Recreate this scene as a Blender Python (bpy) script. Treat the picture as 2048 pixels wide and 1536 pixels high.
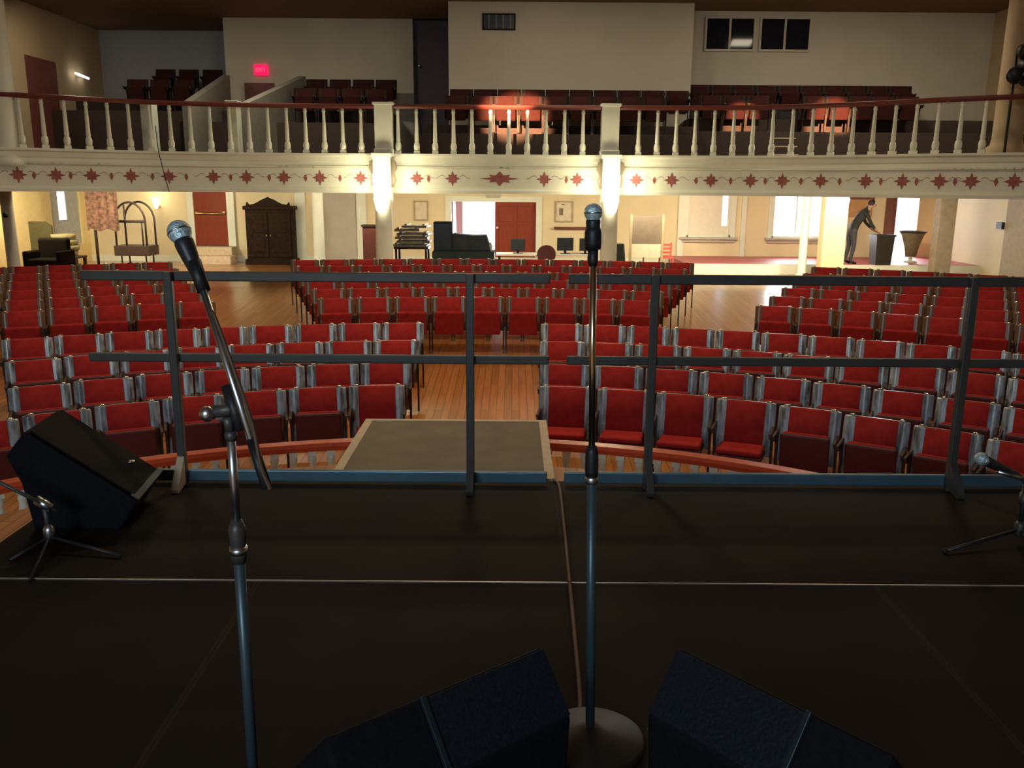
import bpy, math, random
from mathutils import Vector, Matrix
PI = math.pi
random.seed(7)
for o in list(bpy.data.objects):
    bpy.data.objects.remove(o)
SC = bpy.context.scene
COL = SC.collection

# ------------------------------------------------------------------ camera
CAM_H, PITCH, ROLL, FOC = 1.52, math.radians(12.75), 0.0074, 1750.0
cd = bpy.data.cameras.new('camera')
cam = bpy.data.objects.new('camera', cd)
COL.objects.link(cam)
CM = Matrix.Rotation(PI/2 - PITCH, 4, 'X') @ Matrix.Rotation(ROLL, 4, 'Z')
cam.matrix_world = Matrix.Translation((0, 0, CAM_H)) @ CM
cd.sensor_width = 36.0
cd.lens = FOC/2048*36.0
cd.clip_start, cd.clip_end = 0.05, 200
SC.camera = cam

# ------------------------------------------------------------------ world, exposure, large lights
vs = SC.view_settings
SC.display_settings.display_device = 'sRGB'
vs.view_transform = 'Standard'
vs.look = 'None'
vs.gamma = 1.0
vs.use_curve_mapping = False
vs.exposure = 0.0
w = bpy.data.worlds.new('sky')
SC.world = w
w.use_nodes = True
bgn = w.node_tree.nodes['Background']
bgn.inputs[0].default_value = (0.86, 0.93, 1.0, 1)
bgn.inputs[1].default_value = 3.0


def area(name, loc, target, sx, sy, power, color, spread=180):
    l = bpy.data.lights.new(name, 'AREA')
    l.shape = 'RECTANGLE'
    l.size, l.size_y, l.energy, l.color = sx, sy, power, color
    l.spread = math.radians(spread)
    o = bpy.data.objects.new(name, l)
    COL.objects.link(o)
    o.location = loc
    o.rotation_euler = (Vector(target)-Vector(loc)).to_track_quat('-Z', 'Y').to_euler()
    return o


def point(name, loc, power, color, r=0.08):
    l = bpy.data.lights.new(name, 'POINT')
    l.energy, l.color, l.shadow_soft_size = power, color, r
    o = bpy.data.objects.new(name, l)
    COL.objects.link(o)
    o.location = loc
    return o


def spot(name, loc, target, power, color, deg, blend=0.5, r=0.05):
    l = bpy.data.lights.new(name, 'SPOT')
    l.energy, l.color, l.spot_size, l.spot_blend, l.shadow_soft_size = power, color, math.radians(deg), blend, r
    o = bpy.data.objects.new(name, l)
    COL.objects.link(o)
    o.location = loc
    o.rotation_euler = (Vector(target)-Vector(loc)).to_track_quat('-Z', 'Y').to_euler()
    return o


WARM = (1.0, 0.74, 0.45)
COOL = (0.70, 0.87, 1.0)
# unseen cool area light added behind the camera; no window is built there
area('stage_cool_light', (-2.2, -5.85, 3.3), (-1.0, 6, 0.2), 3.4, 1.8, 380, COOL)
# house lights in the ceiling above the seats
for hx, hy, hp in ((-4.5, 8.6, 40), (4.0, 8.6, 40), (-0.4, 9.6, 120), (-5.5, 12.6, 64), (5.0, 12.6, 64)):
    area('house_light_glow', (hx, hy, 5.58), (hx, hy, 0), 0.8, 0.8, hp, WARM, 150)
# unseen ceiling lights added to brighten the balcony walls
for hx, hy, hp in ((-5.0, 18.6, 110), (1.0, 17.6, 95), (6.5, 18.0, 125), (-9.6, 20.5, 42), (9.7, 17.6, 60)):
    area('balcony_fill_light', (hx, hy, 5.58), (hx, hy+1.2, 0), 0.6, 0.6, hp, (1, 0.86, 0.64), 170)

# ------------------------------------------------------------------ helpers


def ray(px, py):
    return (CM.to_3x3() @ Vector(((px-1024)/FOC, -(py-768)/FOC, -1)))


def atz(px, py, z):
    d = ray(px, py)
    t = (z-CAM_H)/d.z
    return Vector((0, 0, CAM_H))+d*t


def aty(px, py, Y):
    d = ray(px, py)
    return Vector((0, 0, CAM_H))+d*(Y/d.y)


CINV = CM.to_3x3().transposed()


def proj(p):
    q = CINV @ (Vector(p)-Vector((0, 0, CAM_H)))
    return 1024+FOC*q.x/-q.z, 768-FOC*q.y/-q.z


def zf(Y):
    return -1.15+0.06*(min(max(Y, 6), 18)-8.0)


def mat(name, col, rough=0.6, metal=0.0, spec=0.5, coat=0.0, coat_rough=0.1, var=0.12, scale=8.0, stretch=(1, 1, 1),
        bump=0.0, emit=None, estr=0.0, coord='Object', col2=None):
    m = bpy.data.materials.new(name)
    m.use_nodes = True
    nt = m.node_tree
    b = nt.nodes['Principled BSDF']
    b.inputs['Roughness'].default_value = rough
    b.inputs['Metallic'].default_value = metal
    b.inputs['Specular IOR Level'].default_value = spec
    b.inputs['Coat Weight'].default_value = coat
    b.inputs['Coat Roughness'].default_value = coat_rough
    tc = nt.nodes.new('ShaderNodeTexCoord')
    mp = nt.nodes.new('ShaderNodeMapping')
    mp.inputs['Scale'].default_value = stretch
    nz = nt.nodes.new('ShaderNodeTexNoise')
    nz.inputs['Scale'].default_value = scale
    nz.inputs['Detail'].default_value = 4
    rp = nt.nodes.new('ShaderNodeValToRGB')
    c2 = col2 or tuple(c*(1-var) for c in col)
    c1 = col if col2 else tuple(min(1, c*(1+var)) for c in col)
    rp.color_ramp.elements[0].position, rp.color_ramp.elements[1].position = 0.3, 0.7
    rp.color_ramp.elements[0].color = (*c2, 1)
    rp.color_ramp.elements[1].color = (*c1, 1)
    L = nt.links.new
    L(tc.outputs[coord], mp.inputs[0])
    L(mp.outputs[0], nz.inputs['Vector'])
    L(nz.outputs['Fac'], rp.inputs[0])
    L(rp.outputs[0], b.inputs['Base Color'])
    if bump:
        bp = nt.nodes.new('ShaderNodeBump')
        bp.inputs['Strength'].default_value = bump
        bp.inputs['Distance'].default_value = 0.02
        L(nz.outputs['Fac'], bp.inputs['Height'])
        L(bp.outputs[0], b.inputs['Normal'])
    if emit:
        b.inputs['Emission Color'].default_value = (*emit, 1)
        b.inputs['Emission Strength'].default_value = estr
    return m


def wood_floor(name, c1, c2, board=0.09, rough=0.3, coat=0.25):
    m = mat(name, c1, rough, coat=coat, coat_rough=0.2, col2=c2, scale=2.2, stretch=(14, 0.7, 1), bump=0.05)
    nt = m.node_tree
    b = nt.nodes['Principled BSDF']
    tc = nt.nodes.new('ShaderNodeTexCoord')
    wv = nt.nodes.new('ShaderNodeTexBrick')
    wv.inputs['Scale'].default_value = 1.0
    wv.inputs['Brick Width'].default_value = 2.2
    wv.inputs['Row Height'].default_value = board
    wv.inputs['Mortar Size'].default_value = 0.003
    wv.inputs['Color1'].default_value = (1, 1, 1, 1)
    wv.inputs['Color2'].default_value = (0.72, 0.72, 0.72, 1)
    wv.inputs['Mortar'].default_value = (0.25, 0.25, 0.25, 1)
    mp = nt.nodes.new('ShaderNodeMapping')
    mp.inputs['Rotation'].default_value = (0, 0, PI/2)
    mx = nt.nodes.new('ShaderNodeMix')
    mx.data_type = 'RGBA'
    mx.blend_type = 'MULTIPLY'
    mx.inputs[0].default_value = 1.0
    L = nt.links.new
    rp = [n for n in nt.nodes if n.type == 'VALTORGB'][0]
    L(tc.outputs['Object'], mp.inputs[0])
    L(mp.outputs[0], wv.inputs[0])
    L(rp.outputs[0], mx.inputs[6])
    L(wv.outputs[0], mx.inputs[7])
    L(mx.outputs[2], b.inputs['Base Color'])
    return m


class MB:
    def __init__(self):
        self.v, self.f, self.m = [], [], []
        self.smooth = []

    def add(self, vs_, fs, mi=0, T=None, smooth=False):
        n = len(self.v)
        for p in vs_:
            p = Vector(p)
            self.v.append(T @ p if T else p)
        for f in fs:
            self.f.append([i+n for i in f])
            self.m.append(mi)
            self.smooth.append(smooth)
        return self

    def box(self, x0, x1, y0, y1, z0, z1, mi=0, T=None):
        return self.add([(x0, y0, z0), (x1, y0, z0), (x1, y1, z0), (x0, y1, z0), (x0, y0, z1), (x1, y0, z1), (x1, y1, z1), (x0, y1, z1)],
                        [(0, 3, 2, 1), (4, 5, 6, 7), (0, 1, 5, 4), (1, 2, 6, 5), (2, 3, 7, 6), (3, 0, 4, 7)], mi, T)

    def prism(self, poly, y0, y1, mi=0, T=None):
        """poly of (x,z), extruded along y"""
        n = len(poly)
        vv = [(p[0], y0, p[1]) for p in poly]+[(p[0], y1, p[1]) for p in poly]
        ff = [tuple(range(n)), tuple(range(2*n-1, n-1, -1))]
        ff += [(i, i+n, (i+1) % n+n, (i+1) % n) for i in range(n)]
        return self.add(vv, ff, mi, T)

    def flat(self, poly, z0, z1, mi=0, T=None):
        """poly of (x,y) ccw, extruded along z"""
        n = len(poly)
        vv = [(p[0], p[1], z0) for p in poly]+[(p[0], p[1], z1) for p in poly]
        ff = [tuple(range(n-1, -1, -1)), tuple(range(n, 2*n))]
        ff += [(i, (i+1) % n, (i+1) % n+n, i+n) for i in range(n)]
        return self.add(vv, ff, mi, T)

    def hull(self, a, b, mi=0):
        """two polygons of equal count joined"""
        n = len(a)
        ff = [tuple(range(n)), tuple(range(2*n-1, n-1, -1))]
        ff += [(i, i+n, (i+1) % n+n, (i+1) % n) for i in range(n)]
        return self.add(list(a)+list(b), ff, mi)

    def tube(self, pts, r, n=10, mi=0, caps=True):
        pts = [Vector(p) for p in pts]
        rs = r if isinstance(r, (list, tuple)) else [r]*len(pts)
        vv, ff = [], []
        ref = None
        for i, p in enumerate(pts):
            t = (pts[min(i+1, len(pts)-1)]-pts[max(i-1, 0)])
            if t.length < 1e-9:
                t = Vector((0, 0, 1))
            t.normalize()
            if ref is None:
                ref = Vector((1, 0, 0)) if abs(t.x) < 0.9 else Vector((0, 1, 0))
            u = (ref-t*ref.dot(t)).normalized()
            ref = u
            w_ = t.cross(u)
            for k in range(n):
                a = 2*PI*k/n
                vv.append(p+(u*math.cos(a)+w_*math.sin(a))*rs[i])
        for i in range(len(pts)-1):
            for k in range(n):
                ff.append((i*n+k, i*n+(k+1) % n, (i+1)*n+(k+1) % n, (i+1)*n+k))
        if caps:
            ff.append(tuple(range(n-1, -1, -1)))
            ff.append(tuple(range((len(pts)-1)*n, len(pts)*n)))
        return self.add(vv, ff, mi, smooth=True)

    def lathe(self, prof, c=(0, 0, 0), n=16, mi=0, smooth=True):
        """prof of (r,z)"""
        c = Vector(c)
        return self.tube_like([(c+Vector((0, 0, z)), max(r_, 1e-4)) for r_, z in prof], n, mi, smooth)

    def tube_like(self, pr, n, mi, smooth=True):
        vv, ff = [], []
        for p, r_ in pr:
            for k in range(n):
                a = 2*PI*k/n
                vv.append(p+Vector((math.cos(a)*r_, math.sin(a)*r_, 0)))
        for i in range(len(pr)-1):
            for k in range(n):
                ff.append((i*n+k, i*n+(k+1) % n, (i+1)*n+(k+1) % n, (i+1)*n+k))
        ff.append(tuple(range(n-1, -1, -1)))
        ff.append(tuple(range((len(pr)-1)*n, len(pr)*n)))
        return self.add(vv, ff, mi, smooth=smooth)

    def ball(self, c, r, n=14, mi=0, sz=1.0):
        c = Vector(c)
        pr = [(math.sin(PI*i/8)*r, -math.cos(PI*i/8)*r*sz) for i in range(9)]
        return self.lathe(pr, c, n, mi)

    def obj(self, name, m, parent=None, bevel=0.0, seg=2, subd=0):
        me = bpy.data.meshes.new(name)
        me.from_pydata([tuple(p) for p in self.v], [], self.f)
        for i, p in enumerate(me.polygons):
            p.material_index = self.m[i]
            p.use_smooth = self.smooth[i]
        for mm in (m if isinstance(m, (list, tuple)) else [m]):
            me.materials.append(mm)
        me.update()
        o = bpy.data.objects.new(name, me)
        COL.objects.link(o)
        if parent is not None:
            o.parent = parent
        if bevel:
            bm = o.modifiers.new('bevel', 'BEVEL')
            bm.width, bm.segments, bm.limit_method = bevel, seg, 'ANGLE'
        if subd:
            sm = o.modifiers.new('subdivision', 'SUBSURF')
            sm.levels = sm.render_levels = subd
        return o


def tag(o, label, cat, group=None, kind=None):
    o['label'] = label
    o['category'] = cat
    if group:
        o['group'] = group
    if kind:
        o['kind'] = kind
    return o


def thing(name, label, cat, loc=(0, 0, 0), rz=0.0, group=None):
    o = bpy.data.objects.new(name, None)
    o.empty_display_size = 0.1
    COL.objects.link(o)
    o.location = loc
    o.rotation_euler = (0, 0, rz)
    return tag(o, label, cat, group)


def struct(name, b, m, bevel=0.0):
    o = b.obj(name, m, None, bevel)
    o['kind'] = 'structure'
    return o


def dup(root, loc, rz, label, group=None):
    r = root.copy()
    COL.objects.link(r)
    r.location = loc
    r.rotation_euler = (0, 0, rz)
    r['label'] = label
    if group:
        r['group'] = group
    for ch in list(root.children):
        c = ch.copy()
        COL.objects.link(c)
        c.parent = r
        for g in ch.children:
            d = g.copy()
            COL.objects.link(d)
            d.parent = c
    return r


def catmull(P, per=12):
    P = [Vector(p) for p in P]
    out = []
    for i in range(len(P)-1):
        p0, p1, p2, p3 = P[max(i-1, 0)], P[i], P[i+1], P[min(i+2, len(P)-1)]
        for k in range(per):
            t = k/per
            out.append(0.5*((2*p1)+(p2-p0)*t+(2*p0-5*p1+4*p2-p3)*t*t+(3*p1-p0-3*p2+p3)*t**3))
    out.append(P[-1])
    return out


def sweep(b, path, prof, mi=0, closed=True):
    """path: list of Vector(x,y,0); prof: (outward,z); outward = right-hand side when walking the path in +x is -y"""
    n = len(prof)
    vv, ff = [], []
    for i, p in enumerate(path):
        t = (path[min(i+1, len(path)-1)]-path[max(i-1, 0)])
        t.z = 0
        t.normalize()
        nrm = Vector((t.y, -t.x, 0))
        for o_, z in prof:
            q = p+nrm*o_
            vv.append((q.x, q.y, z))
    for i in range(len(path)-1):
        for k in range(n if closed else n-1):
            k2 = (k+1) % n
            ff.append((i*n+k, (i+1)*n+k, (i+1)*n+k2, i*n+k2))
    if closed:
        ff.append(tuple(range(n)))
        ff.append(tuple(range(len(path)*n-1, (len(path)-1)*n-1, -1)))
    b.add(vv, ff, mi)


def along(path, s):
    """point and tangent at arc length s"""
    acc = 0
    for i in range(len(path)-1):
        d = (path[i+1]-path[i]).length
        if acc+d >= s:
            t = (path[i+1]-path[i]).normalized()
            return path[i]+t*(s-acc), t
        acc += d
    return path[-1], (path[-1]-path[-2]).normalized()


def plen(path):
    return sum((path[i+1]-path[i]).length for i in range(len(path)-1))


# ------------------------------------------------------------------ materials
M = {}
M['wall_up'] = mat('upper_wall_plaster', (0.50, 0.45, 0.35), 0.8, var=0.05, scale=1.2)
M['wall_side'] = mat('side_wall_plaster', (0.52, 0.39, 0.23), 0.8, var=0.07, scale=1.2)
M['wall_low'] = mat('cream_wall_paint', (0.76, 0.66, 0.41), 0.7, var=0.04, scale=1.5)
M['white'] = mat('white_woodwork_paint', (0.76, 0.80, 0.66), 0.5, var=0.04, scale=3)
M['greywhite'] = mat('grey_panel_paint', (0.46, 0.43, 0.35), 0.6, var=0.05, scale=3)
M['cheek'] = mat('stair_cheek_grey', (0.22, 0.21, 0.17), 0.7)  # stair cheeks darker than the rest of the woodwork
M['ceiling'] = mat('ceiling_paint', (0.22, 0.12, 0.06), 0.85, var=0.1)
M['floor'] = wood_floor('auditorium_boards', (0.58, 0.25, 0.07), (0.42, 0.165, 0.042), coat=1.0)
M['apron'] = wood_floor('stage_boards', (0.55, 0.22, 0.05), (0.40, 0.14, 0.03), 0.07, rough=0.5, coat=0.0)
M['carpet'] = mat('red_carpet', (0.45, 0.06, 0.08), 0.5, var=0.1, scale=30, coat=0.3, coat_rough=0.35)
M['deck'] = mat('black_deck_ply', (0.011, 0.0078, 0.0046), 0.75, var=0.35, scale=3.0, spec=0.15, bump=0.05)
M['deck_edge'] = mat('deck_aluminium', (0.5, 0.5, 0.5), 0.35, metal=0.9)
M['ramp_top'] = mat('grey_platform_ply', (0.155, 0.125, 0.07), 0.6, var=0.2, scale=5, spec=0.3)
M['ramp_edge'] = mat('pale_wood_edge', (0.62, 0.50, 0.34), 0.55, scale=12)
M['tube'] = mat('teal_grey_tube', (0.07, 0.115, 0.135), 0.4, metal=0.5, var=0.1)
M['steel_coollit'] = mat('steel_cool_light', (0.10, 0.19, 0.25), 0.4, metal=0.5, var=0.1)  # cool light on the bottom rails painted into their steel
M['steel'] = mat('blue_grey_steel', (0.075, 0.075, 0.068), 0.45, metal=0.35, var=0.1)
M['chrome'] = mat('chrome', (0.62, 0.68, 0.70), 0.33, metal=1.0, var=0.03)
M['black'] = mat('black_plastic', (0.012, 0.013, 0.015), 0.5, var=0.1)
M['rubber'] = mat('black_rubber', (0.010, 0.010, 0.010), 0.7, var=0.1)
M['cab'] = mat('speaker_carpet', (0.005, 0.006, 0.009), 0.8, spec=0.15, var=0.3, scale=60, bump=0.1)
M['grille'] = mat('speaker_grille', (0.007, 0.012, 0.018), 0.6, spec=0.2, var=0.4, scale=120, bump=0.2)
M['grille2'] = mat('speaker_brown_grille', (0.006, 0.0045, 0.003), 0.8, spec=0.12, var=0.4, scale=120, bump=0.2)
M['corner'] = mat('blue_grey_corner_trim', (0.03, 0.05, 0.06), 0.35, metal=0.5)
M['micball'] = mat('mic_mesh', (0.55, 0.76, 0.82), 0.4, metal=0.5, var=0.3, scale=160, bump=0.3)
M['micbody'] = mat('mic_body', (0.03, 0.035, 0.035), 0.4, metal=0.3)
M['brass'] = mat('brass', (0.75, 0.55, 0.25), 0.3, metal=1.0)
M['gold'] = mat('warm_chrome', (0.70, 0.62, 0.42), 0.25, metal=1.0)
M['cord'] = mat('brown_cable', (0.10, 0.055, 0.03), 0.6)
M['rail_red'] = mat('red_varnished_rail', (0.60, 0.085, 0.03), 0.3, coat=0.4, coat_rough=0.2, scale=20)
M['rail_dark'] = mat('dark_red_handrail', (0.13, 0.03, 0.022), 0.35, coat=0.4, scale=20)
M['velvet'] = mat('red_upholstery', (0.34, 0.024, 0.022), 0.8, spec=0.1, var=0.14, scale=14, bump=0.05)
M['under'] = mat('maroon_seat_underside', (0.10, 0.014, 0.014), 0.6, scale=10)
M['shell'] = mat('glossy_veneer', (0.19, 0.10, 0.042), 0.4, spec=0.5, coat=0.4, coat_rough=0.22, col2=(0.13, 0.075, 0.042), scale=4, stretch=(9, 9, 0.8))
M['pale'] = mat('veneer_painted_reflection', (0.50, 0.60, 0.66), 0.32, coat=1.0, coat_rough=0.2, col2=(0.05, 0.05, 0.05), scale=3, stretch=(9, 9, 0.8))  # cool reflections on the veneer painted in as pale and dark streaks
_nt = M['pale'].node_tree      # painted reflection streaks differ from chair to chair
_oi = _nt.nodes.new('ShaderNodeObjectInfo')
_ma = _nt.nodes.new('ShaderNodeMath')
_ma.operation = 'MULTIPLY'
_ma.inputs[1].default_value = 60
_cx = _nt.nodes.new('ShaderNodeCombineXYZ')
_nt.links.new(_oi.outputs['Random'], _ma.inputs[0])
_nt.links.new(_ma.outputs[0], _cx.inputs[0])
_nt.links.new(_ma.outputs[0], _cx.inputs[1])
_nt.links.new(_cx.outputs[0], [n for n in _nt.nodes if n.type == 'MAPPING'][0].inputs['Location'])
M['iron'] = mat('dark_cast_iron', (0.035, 0.022, 0.016), 0.5, metal=0.3)
M['trim'] = mat('chair_corner_glint', (0.85, 0.78, 0.62), 0.2, metal=1.0)  # bright metal standing in for glints on the chair back corners
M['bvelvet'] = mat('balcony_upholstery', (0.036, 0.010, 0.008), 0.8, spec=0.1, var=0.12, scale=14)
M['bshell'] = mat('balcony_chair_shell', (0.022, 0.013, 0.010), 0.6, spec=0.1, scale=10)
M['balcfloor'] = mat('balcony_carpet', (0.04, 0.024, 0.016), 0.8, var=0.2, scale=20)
M['motif'] = mat('painted_red_leaf', (0.32, 0.10, 0.09), 0.7, var=0.25, scale=18)
M['vine'] = mat('painted_vine', (0.36, 0.27, 0.19), 0.7)
M['door_red'] = mat('red_brown_door', (0.24, 0.045, 0.02), 0.55, spec=0.2, scale=5, stretch=(8, 8, 0.7))
M['door_dark'] = mat('dark_door', (0.055, 0.038, 0.045), 0.6)
M['armoire'] = mat('dark_carved_oak', (0.020, 0.011, 0.005), 0.7, spec=0.12, var=0.45, scale=16, bump=0.5)
M['darkwood'] = mat('dark_wood', (0.05, 0.03, 0.018), 0.5, scale=10, stretch=(6, 1, 1))
M['maroon'] = mat('maroon_paint', (0.17, 0.05, 0.04), 0.5)
M['tapestry'] = mat('floral_tapestry', (0.34, 0.17, 0.11), 0.85, col2=(0.05, 0.035, 0.02), scale=13, bump=0.2)
M['olive'] = mat('olive_cloth', (0.10, 0.09, 0.035), 0.8, scale=14)
M['wicker'] = mat('wicker', (0.36, 0.31, 0.15), 0.7, var=0.4, scale=40, stretch=(1, 1, 4), bump=0.4)
M['teal'] = mat('dark_teal_cloth', (0.04, 0.065, 0.055), 0.8)
M['cover'] = mat('dark_blue_dust_cover', (0.045, 0.06, 0.065), 0.7, var=0.2, scale=7)
M['screen'] = mat('dark_screen', (0.02, 0.026, 0.028), 0.3)
M['tablewhite'] = mat('white_laminate', (0.75, 0.70, 0.58), 0.5)
M['board'] = mat('grey_boards', (0.38, 0.35, 0.26), 0.6, var=0.2, scale=6)
M['paper'] = mat('paper', (0.72, 0.66, 0.48), 0.8)
M['frame'] = mat('picture_frame', (0.42, 0.34, 0.20), 0.5)
M['slate'] = mat('brown_slate', (0.20, 0.16, 0.11), 0.6)
M['redchair'] = mat('red_plastic', (0.62, 0.12, 0.09), 0.5)
M['bin'] = mat('dark_olive_plastic', (0.018, 0.015, 0.008), 0.5)
M['tan'] = mat('tan_basket', (0.19, 0.16, 0.09), 0.7, var=0.3, scale=40)
M['blind'] = mat('cream_blind', (0.80, 0.74, 0.60), 0.7, var=0.03)
M['glow'] = mat('frosted_lamp_glass', (0.9, 0.85, 0.7), 0.5, emit=(1.0, 0.86, 0.58), estr=9.0)
M['exit'] = mat('exit_sign_red', (0.6, 0.01, 0.05), 0.5, emit=(1.0, 0.004, 0.085), estr=1.3)
M['exit_text'] = mat('exit_letters', (0.9, 0.2, 0.3), 0.5, emit=(1.0, 0.10, 0.16), estr=1.2)
M['bulb'] = mat('lamp_bulb', (1, 0.9, 0.8), 0.5, emit=(1.0, 0.93, 0.85), estr=6.0)
M['skin'] = mat('skin', (0.42, 0.24, 0.16), 0.6, var=0.05)
M['shirt'] = mat('dark_green_shirt', (0.018, 0.024, 0.02), 0.8, var=0.2, scale=20)
M['jeans'] = mat('grey_jeans', (0.05, 0.055, 0.065), 0.8, var=0.2, scale=20)
M['armcloth'] = mat('dark_brown_cloth', (0.016, 0.012, 0.007), 0.85, spec=0.1)
M['hair'] = mat('dark_hair', (0.03, 0.02, 0.014), 0.6, var=0.3, scale=40)
M['darkglass'] = mat('dark_window_glass', (0.012, 0.012, 0.016), 0.06, spec=0.06)
gl = bpy.data.materials.new('clear_glass')
gl.use_nodes = True
_b = gl.node_tree.nodes['Principled BSDF']
_b.inputs['Transmission Weight'].default_value = 1.0
_b.inputs['Roughness'].default_value = 0.0
_b.inputs['IOR'].default_value = 1.02
M['glass'] = gl

# ------------------------------------------------------------------ setting: shell
HW, BY, CZ = 11.45, 24.0, 5.62          # half width, rear wall, ceiling height
b = MB()
ys = [-0.5, 6, 9, 12, 15, 18, 24.2]
b.add([(s*HW, y, zf(y)) for y in ys for s in (-1, 1)], [(2*i, 2*i+1, 2*i+3, 2*i+2) for i in range(len(ys)-1)])
struct('floor', b, M['floor'])
# permanent stage with its curved front
AX, AYC, AR = -0.44, 2.19, 3.3
poly = [(-HW, -6.0), (HW, -6.0), (HW, 2.2)]
poly += [(AX+AR*math.sin(math.radians(a)), AYC+AR*math.cos(math.radians(a))) for a in range(88, -89, -4)]
poly += [(-HW, 2.2)]
b = MB()
b.flat(poly, -1.3, -0.25)
struct('floor_stage', b, M['apron'])
b = MB()
b.add([(-HW, -6, CZ), (HW, -6, CZ), (HW, 26.5, CZ), (-HW, 26.5, CZ)], [(0, 3, 2, 1)])
b.add([(-HW, -6, CZ+.2), (HW, -6, CZ+.2), (HW, 26.5, CZ+.2), (-HW, 26.5, CZ+.2)], [(0, 1, 2, 3)])
struct('ceiling', b, M['ceiling'])


def holed_wall(name, axis, at, thick, u0, u1, v0, v1, holes, m):
    """wall with rectangular holes; axis 'y': spans x(u),z(v) at y=at..at+thick ; axis 'x': spans y(u),z(v)"""
    us = sorted(set([u0, u1]+[h[0] for h in holes]+[h[1] for h in holes]))
    vs_ = sorted(set([v0, v1]+[h[2] for h in holes]+[h[3] for h in holes]))
    b_ = MB()
    for i in range(len(us)-1):
        for j in range(len(vs_)-1):
            cu, cv = (us[i]+us[i+1])/2, (vs_[j]+vs_[j+1])/2
            if any(h[0] < cu < h[1] and h[2] < cv < h[3] for h in holes):
                continue
            if axis == 'y':
                b_.box(us[i], us[i+1], min(at, at+thick), max(at, at+thick), vs_[j], vs_[j+1])
            else:
                b_.box(min(at, at+thick), max(at, at+thick), us[i], us[i+1], vs_[j], vs_[j+1])
    return struct(name, b_, m)


def X(px, Y, py=430):
    return aty(px, py, Y).x


def Z(py, Y, px=1024):
    return aty(px, py, Y).z


SOFF = 1.62
# rear wall under the balcony, openings: entrance doorway, daylight window, half-covered window, right doorway
ENT = (X(903, BY), X(1072, BY), -0.6, Z(404, BY))
WIN1 = (X(1545, BY), X(1643, BY), Z(476, BY, 1590), 1.45)
WIN2 = (X(1374, BY), X(1462, BY), Z(474, BY, 1420), 1.45)
DR4 = (X(1783, BY), X(1836, BY), -0.31, 1.42)
holed_wall('wall_back', 'y', BY, 0.2, -HW, HW, -1.3, SOFF, [ENT, WIN1, WIN2, DR4], M['wall_low'])
# side walls: lower cream part, upper plaster part
WIN3 = (22.1, 23.6, -0.05, 1.45)
holed_wall('wall_left_lower', 'x', -HW, -0.2, -6, 24.2, -1.3, SOFF, [WIN3], mat('yellow_cream_paint', (0.84, 0.68, 0.32), 0.7, var=0.04))
holed_wall('wall_right_lower', 'x', HW, 0.2, -6, 24.2, -1.3, SOFF, [], M['wall_low'])
UD1 = (21.6, 22.95, 2.0, Z(118, 22.3, 120))
holed_wall('wall_left', 'x', -HW, -0.2, -6, 26.5, SOFF, CZ, [], M['wall_side'])
holed_wall('wall_right', 'x', HW, 0.2, -6, 26.5, SOFF, CZ, [], M['wall_side'])
holed_wall('wall_stage', 'y', -6.0, -0.2, -HW, HW, -1.3, CZ, [], M['wall_side'])
# upper rear walls: far-left recess, left wall, passage, projecting booth, right wall
YL, YB, YR, YRec = 23.6, 21.4, 22.3, 25.6
xl0, xl1 = X(449, YL, 100), X(826, YL, 100)
xb0, xb1 = X(897, YB, 100), X(1385, YB, 100)
b = MB()
b.box(-HW, xl0, YRec, YRec+.2, SOFF, CZ)
b.box(xl0, xl0+.15, YL+.201, YRec, SOFF, CZ)
struct('wall_back_recess', b, mat('blue_grey_plaster', (0.37, 0.37, 0.36), 0.8, var=0.04))
b = MB()
b.box(xl0, xl1, YL, YL+.2, SOFF, CZ)
b.box(xl1, xb0, YL, YL+.2, Z(32, YL, 860), CZ)
struct('wall_back_upper', b, M['wall_up'])
b = MB()
b.box(xb0, xb1, YB, YB+.15, SOFF, CZ)
b.box(xb0, xb0+.15, YB+.15, YL+.2, SOFF, CZ)
b.box(xb1-.15, xb1, YB+.15, YR, SOFF, CZ)
struct('wall_booth', b, M['wall_up'])
b = MB()
b.box(xb1-.15, HW, YR+.001, YR+.2, SOFF, CZ)
struct('wall_back_right', b, M['wall_up'])
# baseboards / mouldings on rear wall and trims
b = MB()
b.box(-HW, HW, BY-.03, BY-.002, -0.6, -0.38)
bb = struct('baseboard_back', b, M['white'])
b = MB()
for (pa, pb_) in ((457, 470), (592, 612), (714, 733), (1356, 1368), (1482, 1492), (1655, 1664)):
    b.box(X(pa, BY), X(pb_, BY), BY-.07, BY-.002, -0.56, 1.5)
struct('trim_1', b, M['white'])
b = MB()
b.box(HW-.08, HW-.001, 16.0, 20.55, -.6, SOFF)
struct('trim_7', b, mat('darker_wall_beige', (0.36, 0.30, 0.18), 0.7))  # darker beige box over part of the right side wall
# raised foyer floor with red carpet on the right rear
b = MB()
b.box(X(1376, 21.6), HW, 21.6, BY, -0.7, -0.30)
struct('floor_foyer', b, M['carpet'])
b = MB()
b.box(X(1376, 21.6), HW, 21.575, 21.6, -0.6, -0.305)
struct('trim_2', b, M['white'])

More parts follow.
